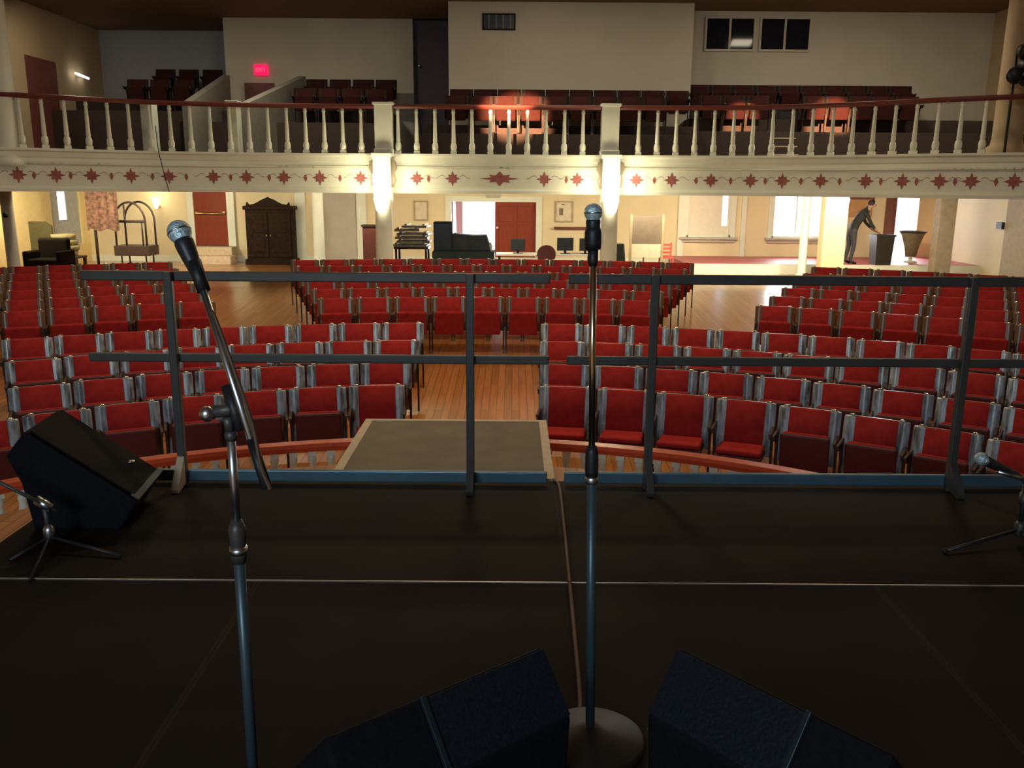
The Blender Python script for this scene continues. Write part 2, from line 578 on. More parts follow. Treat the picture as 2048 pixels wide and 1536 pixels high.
# ------------------------------------------------------------------ balcony front
BP = [(-HW, 14.3), (-10.2, 15.2), (-9.05, 16.14), (-8.04, 16.85), (-7.03, 17.5), (-5.48, 17.93), (-4.03, 18.05), (-2.57, 18.06), (-0.28, 18.07), (1.89, 18.0),
      (3.63, 17.88), (4.93, 17.6), (6.43, 16.8), (7.42, 15.95), (8.49, 15.25), (9.8, 14.6), (HW, 14.0)]
PATH = catmull([(x, y, 0) for x, y in BP], 10)
b = MB()
sweep(b, PATH, [(0.10, 2.13), (0.10, 2.09), (0.06, 2.06), (0.04, 1.98), (0.02, 1.96), (0.02, 1.90), (0.05, 1.89), (0.05, 1.855), (0.0, 1.84), (0.0, 1.47),
                (0.03, 1.46), (0.05, 1.42), (0.05, 1.36), (-0.25, 1.36), (-0.25, 1.70), (-0.25, 2.13)])
# dentils under the ledge
L_ = plen(PATH)
s = 0.1
while s < L_-0.1:
    p, t = along(PATH, s)
    n_ = Vector((t.y, -t.x, 0))
    T = Matrix.Translation(p+n_*0.02) @ Matrix.Rotation(math.atan2(t.y, t.x), 4, 'Z')
    b.box(-.03, .03, -.03, .0, 1.855, 1.885, 0, T)
    s += 0.13


def motif(cx, cz, sc, wide=1.0):
    """a painted leaf cluster, as polygons in (u,z)"""
    P = []
    for k in range(16):
        a = 2*PI*k/16+PI/2
        r_ = (0.155 if k % 4 == 0 else (0.115 if k % 2 == 0 else 0.075))*sc
        P.append((cx+math.cos(a)*r_*wide*1.05, cz+math.sin(a)*r_))
    return P


def fas(u_s, z, off=0.006):
    p, t = along(PATH, u_s)
    n_ = Vector((t.y, -t.x, 0))
    q = p+n_*off
    return (q.x, q.y, z)


def paint(poly, mi, off):
    b.add([fas(u, z, off) for u, z in poly], [tuple(range(len(poly)))], mi)


# arc length where the fascia meets a given image column
def s_at_px(px):
    best, bs = 1e9, 0
    acc = 0
    for i in range(len(PATH)-1):
        q = PATH[i]
        d = abs(proj((q.x, q.y, 1.65))[0]-px) if q.y > 1 else 1e9
        if d < best:
            best, bs = d, acc
        acc += (PATH[i+1]-PATH[i]).length
    return bs


leafs = [30, 108, 186, 264, 342, 420, 495, 568, 645, 715, 832, 905, 1090, 1157, 1280, 1350, 1422, 1495, 1570, 1645, 1725, 1800, 1875, 1948, 2030]
for i, px in enumerate(leafs):
    u = s_at_px(px)
    paint(motif(u, 1.655, 1.0), 1, 0.006)
    for sg in (-1, 1):      # tendrils
        if 200 < px-(-400) and px not in (832, 1280) or sg > 0:
            tp = [(u+sg*(0.15+0.05*k), 1.685+0.035*math.sin(k*1.3)+(0.012 if e else 0)) for e in (0, 1) for k in (range(5) if not e else range(4, -1, -1))]
            paint(tp if sg < 0 else tp[::-1], 2, 0.004)
    if i+1 < len(leafs) and leafs[i+1]-px < 100:
        u2 = s_at_px((px+leafs[i+1])/2)
        paint([(u2-.035, 1.64), (u2, 1.57), (u2+.035, 1.64), (u2+.015, 1.71), (u2-.015, 1.71)], 1, 0.005)
u = s_at_px(995)
paint(motif(u, 1.66, 0.95, 2.6), 1, 0.006)
struct('wall_balcony_front', b, [M['white'], M['motif'], M['vine']])
# balcony floor slab and soffit
b = MB()
pl = [(p.x, p.y+0.2) for p in PATH]+[(HW, 26.4), (-HW, 26.4)]
b.flat(pl, SOFF, 1.80)
struct('floor_balcony', b, [M['balcfloor']])
b = MB()
for k in range(5):      # little aisle steps with pale nosings
    z = 1.86+0.17*k
    b.box(X(1552, 18.6, 280), X(1600, 18.6, 280), 18.35+0.13*k, 18.95, z-.02, z)
struct('trim_3', b, M['ramp_edge'])

# balcony railing : handrail, balusters, newels
rail = thing('balcony_railing', 'white turned balcony balustrade under a dark red handrail across the hall', 'railing', (0, 18.0, 2.13))
off = Vector((0, -18.0, -2.13))


def shifted(mb):
    mb.v = [p+off for p in mb.v]
    return mb


b = MB()
sweep(b, PATH, [(0.055, 3.065), (0.07, 3.03), (0.05, 2.99), (-0.05, 2.99), (-0.07, 3.03), (-0.055, 3.065), (0, 3.08)])
shifted(b).obj('handrail', M['rail_dark'], rail)
bal = MB()
bal.box(-.058, .058, -.058, .058, 0, .06)
bal.lathe([(.05, .06), (.058, .10), (.062, .15), (.052, .20), (.036, .23), (.044, .25), (.040, .30), (.036, .5), (.031, .72), (.030, .78), (.042, .80), (.032, .82), (.034, .865)], n=10)
bal0 = None
s0 = s_at_px(52)
sp = 0.367
k = -1
cnt = 0
newels = [768, 1220]
while True:
    s = s0+k*sp
    k += 1
    p, t = along(PATH, s)
    if s > L_-0.3:
        break
    px = proj((p.x, p.y, 2.5))[0]
    if px > 2010 or px < 30:
        if px > 2010 and p.x > 0:
            break
        continue
    if any(abs(px-q) < 24 for q in newels):
        continue
    loc = Vector((p.x, p.y, 2.13))+off
    if bal0 is None:
        bal0 = bal.obj('baluster', M['white'], rail)
        o = bal0
    else:
        o = bal0.copy()
        COL.objects.link(o)
        o.parent = rail
    o.location = loc
    o.rotation_euler = (0, 0, math.atan2(t.y, t.x))
    cnt += 1
for px in newels:
    p = aty(px, 250, 18.0)
    b = MB()
    b.box(-.17, .17, -.15, .15, 0, .92)
    b.box(-.20, .20, -.18, .18, .92, .97)
    b.box(-.19, .19, -.17, .17, 0, .09)
    o = b.obj('newel_post', M['white'], rail, bevel=.01)
    o.location = Vector((p.x, 18.0, 2.13))+off

# tall cream columns that carry the ceiling at the balcony ends
c = thing('column', 'tall cream column at the left end of the balcony rail', 'column', (X(4, 16.3, 200), 16.3, 1.8))
b = MB()
b.lathe([(.30, 0), (.30, .12), (.24, .16), (.22, .25), (.20, CZ-1.8-.3), (.27, CZ-1.8-.02)], n=24)
b.obj('shaft', M['white'], c)
c = thing('column', 'tall cream column at the right end of the balcony rail behind the lamp stand', 'column', (X(2024, 16.3, 200), 16.3, 1.8))
b = MB()
b.lathe([(.34, 0), (.34, .45), (.27, .5), (.25, .6), (.23, CZ-1.8-.3), (.3, CZ-1.8-.02)], n=24)
b.obj('shaft', M['wall_side'], c)  # shade on this column put into its colour with brown plaster
# low white newels of the aisle stairs behind the rail
for px, lab in ((298, 'white stair newel just behind the balcony rail, left of the dark stair cheeks'), (468, 'white stair newel behind the balcony rail below the exit sign')):
    p = aty(px, 250, 18.5)
    b = MB()
    wd = .12 if px == 298 else .1
    b.box(p.x-wd, p.x+wd, 18.4, 18.7, 1.8, Z(205, 18.5, px))
    b.box(p.x-wd-.03, p.x+wd+.03, 18.37, 18.73, Z(205, 18.5, px), Z(202, 18.5, px))
    tag(b.obj('stair_newel', M['white'], bevel=.01), lab, 'post')
# sloping white stair cheeks
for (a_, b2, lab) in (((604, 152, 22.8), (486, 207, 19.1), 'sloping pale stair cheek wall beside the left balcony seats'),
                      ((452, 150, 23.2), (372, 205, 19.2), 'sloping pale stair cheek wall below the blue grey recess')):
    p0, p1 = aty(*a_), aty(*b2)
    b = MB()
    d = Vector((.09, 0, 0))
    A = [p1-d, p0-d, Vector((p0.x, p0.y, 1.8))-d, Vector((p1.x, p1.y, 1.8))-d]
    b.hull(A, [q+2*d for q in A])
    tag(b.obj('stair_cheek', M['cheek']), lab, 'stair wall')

# ------------------------------------------------------------------ upper wall fittings
def door(name, x0, x1, y, z0, z1, m, face=-1, knob=None):
    b = MB()
    b.box(x0, x1, y-.04, y-.005, z0, z1)
    o = struct(name, b, m, .005)
    k_ = MB()
    kx = knob if knob is not None else x0+.12
    k_.ball((kx, y-.085, z0+1.0), .035)
    k_.tube([(kx, y-.085, z0+1.0), (kx, y-.04, z0+1.0)], .012)
    k_.obj('door_knob', M['brass'], o)
    return o


b = MB()
b.box(xl1, xb0, YL+.2, YL+.25, SOFF, Z(30, YL, 860))
d5 = struct('door_5', b, M['door_dark'])
k_ = MB()
kp = aty(838, 131, YL+.1)
k_.ball((kp.x, YL+.14, kp.z), .05)
k_.tube([(kp.x, YL+.14, kp.z), (kp.x, YL+.2, kp.z)], .015)
k_.obj('door_knob', M['chrome'], d5)
door('door_6', X(490, YL, 180), X(550, YL, 180), YL, 1.8, Z(166, YL, 520), M['maroon'])
b = MB()
b.box(-HW+.005, -HW+.05, UD1[0], UD1[1], 1.8, UD1[3])
d7 = struct('door_7', b, M['maroon'])
b = MB()
b.box(-HW+.005, -HW+.05, 20.15, 20.55, 1.8, Z(100, 20.4, 35))
struct('door_8', b, M['door_dark'])
# exit sign
e = aty(522, 140, YL-.05)
ex = thing('exit_sign', 'small glowing red exit sign high on the left rear balcony wall', 'sign', (e.x, YL-.06, e.z))
b = MB()
b.box(-.17, .17, -.03, .055, -.13, .13)
b.obj('sign_box', M['exit'], ex, bevel=.01)


def text_obj(body, size, loc, m, parent, name='lettering', ext=0.004, rot=(PI/2, 0, 0)):
    cu = bpy.data.curves.new(name, 'FONT')
    cu.body = body
    cu.size = size
    cu.extrude = ext
    cu.align_x = 'CENTER'
    cu.align_y = 'CENTER'
    o = bpy.data.objects.new(name, cu)
    dg = bpy.context.evaluated_depsgraph_get()
    COL.objects.link(o)
    dg.update()
    me = bpy.data.meshes.new_from_object(o.evaluated_get(bpy.context.evaluated_depsgraph_get()))
    bpy.data.objects.remove(o)
    me.materials.clear()
    me.materials.append(m)
    q = bpy.data.objects.new(name, me)
    COL.objects.link(q)
    q.location = loc
    q.rotation_euler = rot
    q.parent = parent
    return q


text_obj('EXIT', .13, (0, -.035, 0), M['exit_text'], ex)
# booth louvre
p = aty(998, 44, YB)
lv = thing('vent_grille', 'dark louvred vent high on the projecting booth wall', 'vent', (p.x, YB, p.z))
wv_, hv = (aty(1031, 44, YB).x-aty(965, 44, YB).x)/2, (Z(28, YB, 998)-Z(61, YB, 998))/2
b = MB()
b.box(-wv_, wv_, -.03, -.002, -hv, hv)
b.obj('backing', M['screen'], lv)
for k in range(4):
    b = MB()
    x = -wv_+(2*wv_)*(k+.9)/4.6
    b.box(x-.012, x+.012, -.05, -.03, -hv*.9, hv*.9)
    b.obj('slat', M['slate'], lv)
b = MB()
for q in ((-wv_, wv_, -hv, -hv+.03), (-wv_, wv_, hv-.03, hv), (-wv_, -wv_+.03, -hv, hv), (wv_-.03, wv_, -hv, hv)):
    b.box(q[0], q[1], -.055, -.03, q[2], q[3])
b.obj('frame', M['armoire'], lv)
# two dark booth windows, each of two panes
for n_, (a_, c_, e_) in enumerate(((1413, 1459, 1506), (1522, 1569, 1617))):
    z0, z1 = Z(99, YR, 1500), Z(38, YR, 1500)
    x0, xm, x1 = X(a_, YR, 70), X(c_, YR, 70), X(e_, YR, 70)
    b = MB()
    b.box(x0, x1, YR-.02, YR-.003, z0, z1)
    wn = struct('window_%d' % (n_+5), b, M['darkglass'])
    b = MB()
    b.box(xm-.025, xm+.025, YR-.05, YR-.02, z0, z1)
    for q in ((x0-.05, x0, z0-.05, z1+.05), (x1, x1+.05, z0-.05, z1+.05), (x0, x1, z0-.05, z0), (x0, x1, z1, z1+.05)):
        b.box(q[0], q[1], YR-.05, YR-.003, q[2], q[3])
    b.obj('window_frame', M['wall_up'], wn)
# small lamps
p = aty(210, 152, 24.0)
b = MB()
b.tube([(-HW+.16, 23.7, p.z+.03), (-HW+.16, 24.4, p.z-.02)], .028, 10, 1)
b.box(-HW, -HW+.16, 24.0, 24.1, p.z-.03, p.z+.03, 0)
tag(b.obj('wall_lamp', [M['greywhite'], M['bulb']]), 'thin bright tube lamp on the dark upper left wall', 'lamp')
p = aty(500, 9, 22.6)
b = MB()
b.tube([(p.x, 22.6, CZ), (p.x, 22.6, p.z+.05)], .012, 8, 0)
b.ball((p.x, 22.6, p.z), .06, 12, 1)
tag(b.obj('pendant_bulb', [M['black'], M['bulb']]), 'tiny bright bulb hanging from the ceiling at top left', 'lamp')
# stage lamps on a stand at the right end of the balcony
q = aty(2022, 300, 15.45)
ls = thing('lighting_stand', 'dark stand carrying theatre lamps at the right end of the balcony rail', 'lighting stand', (aty(2022, 200, 15.62).x, 15.62, 1.8))
b = MB()
b.lathe([(.12, 0), (.12, .03), (.03, .06)], n=16)
b.obj('base', M['black'], ls)
b = MB()
b.tube([(0, 0, .03), (0, 0, 2.05)], .022)
b.obj('pole', M['black'], ls)
for k, (dx, dz, an) in enumerate(((-.06, 1.62, -.5), (.12, 1.75, .3), (.05, 1.98, -.2), (.2, 1.5, .5))):
    b = MB()
    ax = Vector((math.sin(an), -math.cos(an), -.35)).normalized()
    c_ = Vector((dx, -.12, dz))
    b.tube([c_-ax*.13, c_-ax*.10, c_+ax*.02, c_+ax*.14], [.05, .10, .115, .125], 14)
    lo = b.obj('lamp_head', M['black'], ls)
    b = MB()
    for r4 in range(3):
        b.tube([c_+ax*(.14)+Vector((math.cos(t_)*.12, 0, math.sin(t_)*.12)) for t_ in [r4*2.1+j*.25 for j in range(6)]], .012, 6)
    b.tube([c_-ax*.02, (0, 0, dz-.03)], .012, 6)
    b.obj('yoke', M['black'], lo)

# ------------------------------------------------------------------ columns with lamps under the balcony
for px, lab, side in ((768, 'white column below the balcony left of the bright entrance door', 'left'), (1218, 'white column below the balcony right of the entrance doors', 'right')):
    p = aty(px, 450, 17.78)
    cz = zf(17.78)
    cc = thing('column', lab, 'column', (p.x, 17.78, cz))
    b = MB()
    b.lathe([(.24, 0), (.24, .1), (.19, .16), (.175, .25), (.165, 1.7), (.2, 1.78), (.2, 1.84)], n=24)
    b.obj('shaft', M['white'], cc)
    b = MB()
    b.box(-.17, .17, -.16, .2, 1.84, 2.13-cz)
    b.box(-.2, .2, -.19, .2, 2.06-cz, 2.13-cz)
    b.obj('pier_block', M['white'], cc, bevel=.01)
    for sg in (-1, 1):
        b = MB()
        pr = [(sg*.17, 2.02-cz), (sg*.25, 1.98-cz), (sg*.27, 1.84-cz), (sg*.22, 1.74-cz), (sg*.25, 1.62-cz), (sg*.21, 1.5-cz), (sg*.17, 1.48-cz)]
        if sg < 0:
            pr = pr[::-1]
        b.prism(pr, -.06, .1)
        b.obj('scroll_bracket', M['slate'], cc)
    sc_ = thing('wall_sconce', 'glowing tapered glass lamp on the front of the %s balcony column' % side, 'lamp', (p.x, 17.78-.30, 1.05))
    b = MB()
    b.lathe([(.05, -.06), (.10, .0), (.13, .12), (.15, .40), (.165, .68)], n=20)
    b.obj('glass_shade', M['glow'], sc_)
    b = MB()
    b.box(-.03, .03, .10, .16, .25, .45)
    b.obj('bracket', M['brass'], sc_)
    point('sconce_glow', (p.x, 17.78-.62, 1.62), 40, (1.0, 0.83, 0.52), .12)
    for sg in (-1, 1):
        point('sconce_glow', (p.x+sg*.42, 17.62, 1.62), 12.0, (1.0, 0.84, 0.55), .06)

# unseen area lights added at the soffit to brighten the rear walls
for px, Y, hp in ((60, 19.2, 105), (300, 20.6, 90), (500, 20.6, 40), (700, 20.8, 40), (880, 20.6, 45), (1010, 20.6, 50), (1290, 20.4, 60), (1440, 19.4, 90), (1560, 19.4, 90), (1760, 18.9, 110), (1960, 17.2, 70)):
    area('under_balcony_fill', (X(px, Y), Y, SOFF-.04), (X(px, Y), Y+3.0, -.6), .5, .3, hp, (1.0, 0.84, 0.58), 170)
# daylight outside openings
area('entrance_daylight', (X(947, 24.6), 24.6, .4), (X(947, 24.6), 20, -.2), 1.15, 1.5, 130, (.9, .96, 1))
area('window_daylight', (X(1594, 24.6), 24.6, .6), (X(1594, 24.6), 20, .2), 1.3, 1.5, 1150, (.95, .97, 1))
area('doorway_daylight', (X(1810, 24.6), 24.6, .6), (X(1800, 24.6), 20, 0), .7, 1.6, 130, (.85, .93, 1))
area('side_window_daylight', (-HW-.5, 22.8, .7), (-5, 22.8, .4), 1.3, 1.3, 10, (.85, .93, 1))

# two small wall sconces
for px, py, Y, lab in ((312, 408, 23.75, 'small warm wall sconce left of the red door under the balcony'), (1690, 412, 20.4, 'small warm sconce on the square beige pillar at right')):
    p = aty(px, py, Y)
    s_ = thing('wall_sconce', lab, 'lamp', (p.x, Y, p.z))
    b = MB()
    b.lathe([(.03, -.12), (.07, .02), (.10, .16)], n=14)
    b.obj('glass_shade', M['glow'], s_)
    b = MB()
    b.box(-.03, .03, .05, .24 if px < 1000 else .12, -.1, -.04)
    b.obj('bracket', M['brass'], s_)
    point('sconce_glow', (p.x, Y-.15, p.z+.18), 7, (1.0, .82, .5), .05)

# ------------------------------------------------------------------ windows and doors of the rear wall
b = MB()
x0, x1, z0, z1 = ENT
xm = X(990, BY)
b.box(x0-.16, x0, BY-.06, BY+.2, -.55, z1+.14)
b.box(x1, x1+.16, BY-.06, BY+.2, -.55, z1+.14)
b.box(x0, x1, BY-.06, BY+.2, z1, z1+.14)
struct('trim_4', b, M['white'])
b = MB()
b.box(xm, x1, BY+.02, BY+.07, -.55, z1)
d1 = struct('door_1', b, M['door_red'])
b = MB()
for (u0, u1, v0, v1) in ((.1, .45, .1, .62), (.55, .9, .1, .62), (.1, .45, .68, .93), (.55, .9, .68, .93)):
    b.box(xm+(x1-xm)*u0, xm+(x1-xm)*u1, BY+.0, BY+.02, -.55+(z1+.55)*v0, -.55+(z1+.55)*v1)
b.obj('raised_panels', M['door_red'], d1, bevel=.008)
b = MB()
b.ball((xm+.08, BY-.04, .42), .035)
b.tube([(xm+.08, BY-.04, .42), (xm+.08, BY+.02, .42)], .012)
b.obj('door_knob', M['brass'], d1)
# second leaf swung open outwards
b = MB()
T = Matrix.Translation((x0, BY+.2, 0)) @ Matrix.Rotation(math.radians(80), 4, 'Z')
b.box(0, xm-x0, -.02, .03, -.55, z1, 0, T)
struct('door_2', b, M['door_red'])


def window(name, W, y, m_frame, mull=1, blind=None):
    x0, x1, z0, z1 = W
    b = MB()
    b.box(x0, x1, y+.08, y+.09, z0, z1)
    o = struct(name, b, M['glass'])
    b = MB()
    for q in ((x0-.12, x0+.04, z0, z1), (x1-.04, x1+.12, z0, z1), (x0, x1, z0, z0+.05)):
        b.box(q[0], q[1], y-.05, y+.12, q[2], q[3])
    for k in range(mull):
        xx = x0+(x1-x0)*(k+1)/(mull+1)
        b.box(xx-.02, xx+.02, y+.05, y+.12, z0, z1)
    b.obj('window_frame', m_frame, o)
    b = MB()
    b.box(x0-.18, x1+.18, y-.16, y+.02, z0-.06, z0)
    b.box(x0-.12, x1+.12, y-.08, y-.0, z0-.14, z0-.06)
    b.obj('window_sill', M['greywhite'], o)
    if blind:
        b = MB()
        b.box(x0+.04, x0+(x1-x0)*blind, y+.03, y+.05, z0+.05, z1)
        b.box(x0+(x1-x0)*(blind+.13), x1-.04, y+.03, y+.05, z0+.05, z1)
        b.box(x0+(x1-x0)*blind, x0+(x1-x0)*(blind+.13), y+.03, y+.05, z0+.05, Z(452, BY, 1450))
        b.obj('blind', M['blind'], o)
    return o


window('window_1', WIN1, BY, M['white'])
window('window_2', WIN2, BY, M['white'], 0, .80)
# left side window
b = MB()
b.box(-HW-.10, -HW-.09, WIN3[0], WIN3[1], WIN3[2], WIN3[3])
w3 = struct('window_3', b, M['glass'])
b = MB()
b.box(-HW-.08, -HW-.06, WIN3[0], 22.55, WIN3[2], WIN3[3])
b.box(-HW-.08, -HW-.06, 22.95, WIN3[1], WIN3[2], WIN3[3])
b.box(-HW-.08, -HW-.06, 22.55, 22.95, WIN3[2], Z(440, 22.7, 150))
b.obj('blind', mat('blue_grey_blind', (0.42, 0.45, 0.44), 0.7), w3)
# doorway at right with dark jamb
b = MB()
jx = X(1779, BY-.2)
b.box(jx-.05, jx+.05, BY-.5, BY-.02, -.30, 1.5)
struct('trim_5', b, M['maroon'])
# red door with brass bar, left
RY = BY-.02
x0, x1 = X(390, RY), X(456, RY)
zb = Z(490, RY, 420)
b = MB()
b.box(x0, x1, RY-.06, RY, zb, 1.5)
d3 = struct('door_3', b, M['door_red'], .005)
b = MB()
zz = Z(426, RY, 425)
b.tube([(x0+.06, RY-.12, zz-.01), (x1-.06, RY-.12, zz-.01)], .028, 10)
for xx in (x0+.08, x1-.08):
    b.box(xx-.03, xx+.03, RY-.12, RY-.06, zz-.04, zz+.04)
b.obj('push_bar', M['brass'], d3)
b = MB()
for q in ((x0-.17, x0), (x1, x1+.2)):
    b.box(q[0], q[1], RY-.09, RY, zb-.02, 1.5)
struct('trim_6', b, M['white'])
b = MB()
b.box(x0-.12, x1+.22, RY-.55, RY-.1, zf(23.5), zb-.02)
b.box(x0-.12, x1+.3, RY-.95, RY-.55, zf(23.5), (zb+zf(23))/2)
struct('floor_door_step', b, M['ramp_edge'], .01)
# grey panel door
b = MB()
b.box(X(649, BY), X(712, BY), BY-.05, BY-.003, -.55, 1.5)
struct('door_4', b, M['greywhite'])

# ------------------------------------------------------------------ theatre chairs
def chair_proto(name, label, folded, shell, velvet, under, loc=(0, 0, 0), trim=True):
    t = thing(name, label, 'chair', loc)
    # backrest: shallow curved veneer shell leaning back
    b = MB()
    nx, th = 8, .022
    prof = []
    zs = [.34, .50, .66, .775, .805, .82]
    wz = [.255, .262, .263, .263, .262, .258]
    rows_ = []
    for side in (0, 1):
        for z, wdt in zip(zs, wz):
            for i in range(nx+1):
                u = -1+2*i/nx
                x = u*wdt
                y = .20+(z-.34)*.17-.02*abs(u)**3+side*th
                prof.append((x, y, z))
    n1, nz_ = nx+1, len(zs)
    ff = []
    for j in range(nz_-1):
        for i in range(nx):
            a = j*n1+i
            ff.append((a, a+1, a+n1+1, a+n1))
            c_ = nz_*n1+a
            ff.append((c_, c_+n1, c_+n1+1, c_+1))
    o2 = nz_*n1
    for i in range(nx):
        ff.append((i, o2+i, o2+i+1, i+1))
        a = (nz_-1)*n1+i
        ff.append((a, a+1, o2+a+1, o2+a))
    for j in range(nz_-1):
        a = j*n1
        ff.append((a, a+n1, o2+a+n1, o2+a))
        a = j*n1+nx
        ff.append((a, o2+a, o2+a+n1, a+n1))
    b.add(prof, ff, smooth=True)
    b.obj('backrest', shell, t)
    # red back cushion
    b = MB()
    P, ff = [], []
    cz_ = [.385, .40, .60, .808, .822]
    for z, d_ in zip(cz_, (.0, .03, .045, .032, .0)):
        for i in range(7):
            u = -1+2*i/6
            e_ = d_*(1 if abs(u) < .9 else .25)
            P.append((u*.172, .20+(z-.34)*.17-.02*abs(u*.74)**3-.002-e_, z))
    for j in range(4):
        for i in range(6):
            a = j*7+i
            ff.append((a, a+1, a+8, a+7))
    b.add(P, ff, smooth=True)
    b.obj('back_cushion', velvet, t)
    # seat
    b = MB()
    if folded:
        T = Matrix.Translation((0, .12, .35)) @ Matrix.Rotation(math.radians(-76), 4, 'X')
    else:
        T = Matrix.Translation((0, .13, .41)) @ Matrix.Rotation(math.radians(-3), 4, 'X')
    b.box(-.205, .205, -.30, .05, -.035, 0.0, 0, T)
    st = b.obj('seat', under, t, bevel=.02)
    b = MB()
    b.box(-.195, .195, -.295, .04, 0.0, .05, 0, T)
    b.obj('seat_cushion', velvet, st, bevel=.025, seg=3)
    for sg in (-1, 1):
        b = MB()
        pr = [(.14, 0), (.27, 0), (.26, .03), (.23, .06), (.22, .30), (.255, .58), (.20, .60), (-.02, .60), (-.02, .565), (.12, .55), (.15, .42), (.17, .06)]
        Tm = Matrix(((0, 1, 0, sg*.250), (1, 0, 0, 0), (0, 0, 1, 0), (0, 0, 0, 1)))
        b.prism(pr, -.010, .010, 0, Tm)
        b.obj('leg', M['iron'], t)
        b = MB()
        b.box(sg*.250-.014, sg*.250+.014, -.06, .22, .60, .625)
        b.obj('armrest', M['darkwood'], t, bevel=.008)
        if trim:
            b = MB()
            b.tube([(sg*.175, .292, .824), (sg*.20, .290, .827), (sg*.225, .285, .822)], .0085, 6)  # slips added to imitate glints on the rounded back corners
            b.obj('corner_glint', M['trim'], t)
    return t


ORD = ['', 'first', 'second', 'third', 'fourth', 'fifth', 'sixth', 'seventh', 'eighth', 'ninth', 'tenth', 'eleventh', 'twelfth', 'thirteenth',
       'fourteenth', 'fifteenth', 'sixteenth', 'seventeenth', 'eighteenth', 'nineteenth', 'twentieth']
proto_up = chair_proto('theater_chair', '', True, M['pale'], M['velvet'], M['under'])
proto_rear = chair_proto('theater_chair', '', True, M['shell'], M['velvet'], M['velvet'])
proto_dn = chair_proto('theater_chair', '', False, M['pale'], M['velvet'], M['under'])
used = {'up': False, 'dn': False, 'rear': False}
CHX = -0.38


def place(kind, p, rz, label, group):
    pr = {'up': proto_up, 'dn': proto_dn, 'rear': proto_rear}[kind]
    if not used[kind]:
        used[kind] = True
        pr.location = p
        pr.rotation_euler = (0, 0, rz)
        pr['label'] = label
        pr['group'] = group
        return pr
    return dup(pr, p, rz, label, group)


NCH = 0
SP = .53


def arc_row(apex, R, a0, a1, sign, fn):
    """chairs from angle a0 outward on one side until a1 or the frame ends"""
    global NCH
    i = 0
    cy = apex-R
    while True:
        a = a0+(i+.5)*SP/R
        if a > a1:
            break
        x, y = CHX+sign*R*math.sin(a), cy+R*math.cos(a)
        i += 1
        px = proj((x, y, zf(y)+.7))[0]
        if px < -45 or px > 2093:
            break
        kind, lab, grp = fn(i)
        place(kind, (x, y, zf(y)), -sign*a, lab, grp)
        NCH += 1


front = [(8.15, 6.9, .63), (8.97, 8.9, .66), (9.98, 10.6, .69), (10.92, 13.6, .73)]
for r_, (apex, R, half) in enumerate(front):
    rw = ['front row', 'second row', 'third row', 'fourth row'][r_]
    for sg, sd in ((-1, 'left'), (1, 'right')):
        def fn(i, rw=rw, sd=sd, r_=r_):
            dn = (r_ == 0 and ((sd == 'right' and i <= 4) or (sd == 'left' and i <= 1)))
            st = 'seat down' if dn else 'seat folded'
            return ('dn' if dn else 'up',
                    'red theatre chair, %s, %s from the centre aisle, %s, %s side' % (st if r_ == 0 else 'glossy back', ORD[i], rw, sd),
                    'red chairs in the front rows')
        arc_row(apex-.26, R-.26, half/R, 1.3, sg, fn)
rear = [(12.7, 12.0), (13.48, 13.5), (14.26, 15.0), (15.04, 16.5), (15.82, 18.0), (16.6, 20.0)]
for r_, (apex, R) in enumerate(rear):
    rw = ['first', 'second', 'third', 'fourth', 'fifth', 'last'][r_]+' row'
    hw = 2.52+.27*r_
    n = int(2*hw/SP)
    cy = apex-.26-R
    for i in range(n):
        a = (-(n-1)/2+i)*SP/R
        x, y = CHX+R*math.sin(a), cy+R*math.cos(a)
        lab = 'red theatre chair with tan edges, %s from left, %s of the rear centre block' % (ORD[i+1], rw)
        place('rear', (x, y, zf(y)), -a, lab, 'red chairs in the rear centre block')
        NCH += 1
    inner = 3.72+.40*r_
    for sg, sd in ((-1, 'left'), (1, 'right')):
        def fn(i, rw=rw, sd=sd):
            return ('rear', 'red theatre chair, %s from its inner aisle, %s of the rear %s block' % (ORD[i], rw, sd), 'red chairs in the rear %s block' % sd)
        Rw = R*1.25
        lim = 1.3
        arc_row(apex-.26, Rw, math.asin(inner/Rw), (7.9/Rw+.06 if (sg > 0 and r_ == 5) else lim), sg, fn)
print('chairs', NCH)

# balcony chairs
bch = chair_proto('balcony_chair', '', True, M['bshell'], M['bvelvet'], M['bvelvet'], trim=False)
bused = [False]


def bplace(p, rz, label, group):
    if not bused[0]:
        bused[0] = True
        bch.location = p
        bch.rotation_euler = (0, 0, rz)
        bch['label'] = label
        bch['group'] = group
        return
    dup(bch, p, rz, label, group)


def brow(pxs, ytop, Y, desc, grp):
    tz = Z(ytop, Y+.28, (pxs[0]+pxs[-1])/2)-.81
    for i, px in enumerate(pxs):
        p = aty(px, ytop+20, Y)
        bplace((p.x, Y, tz), 0, 'dark red balcony chair, %s from left, %s' % (ORD[i+1], desc), grp)
    return tz


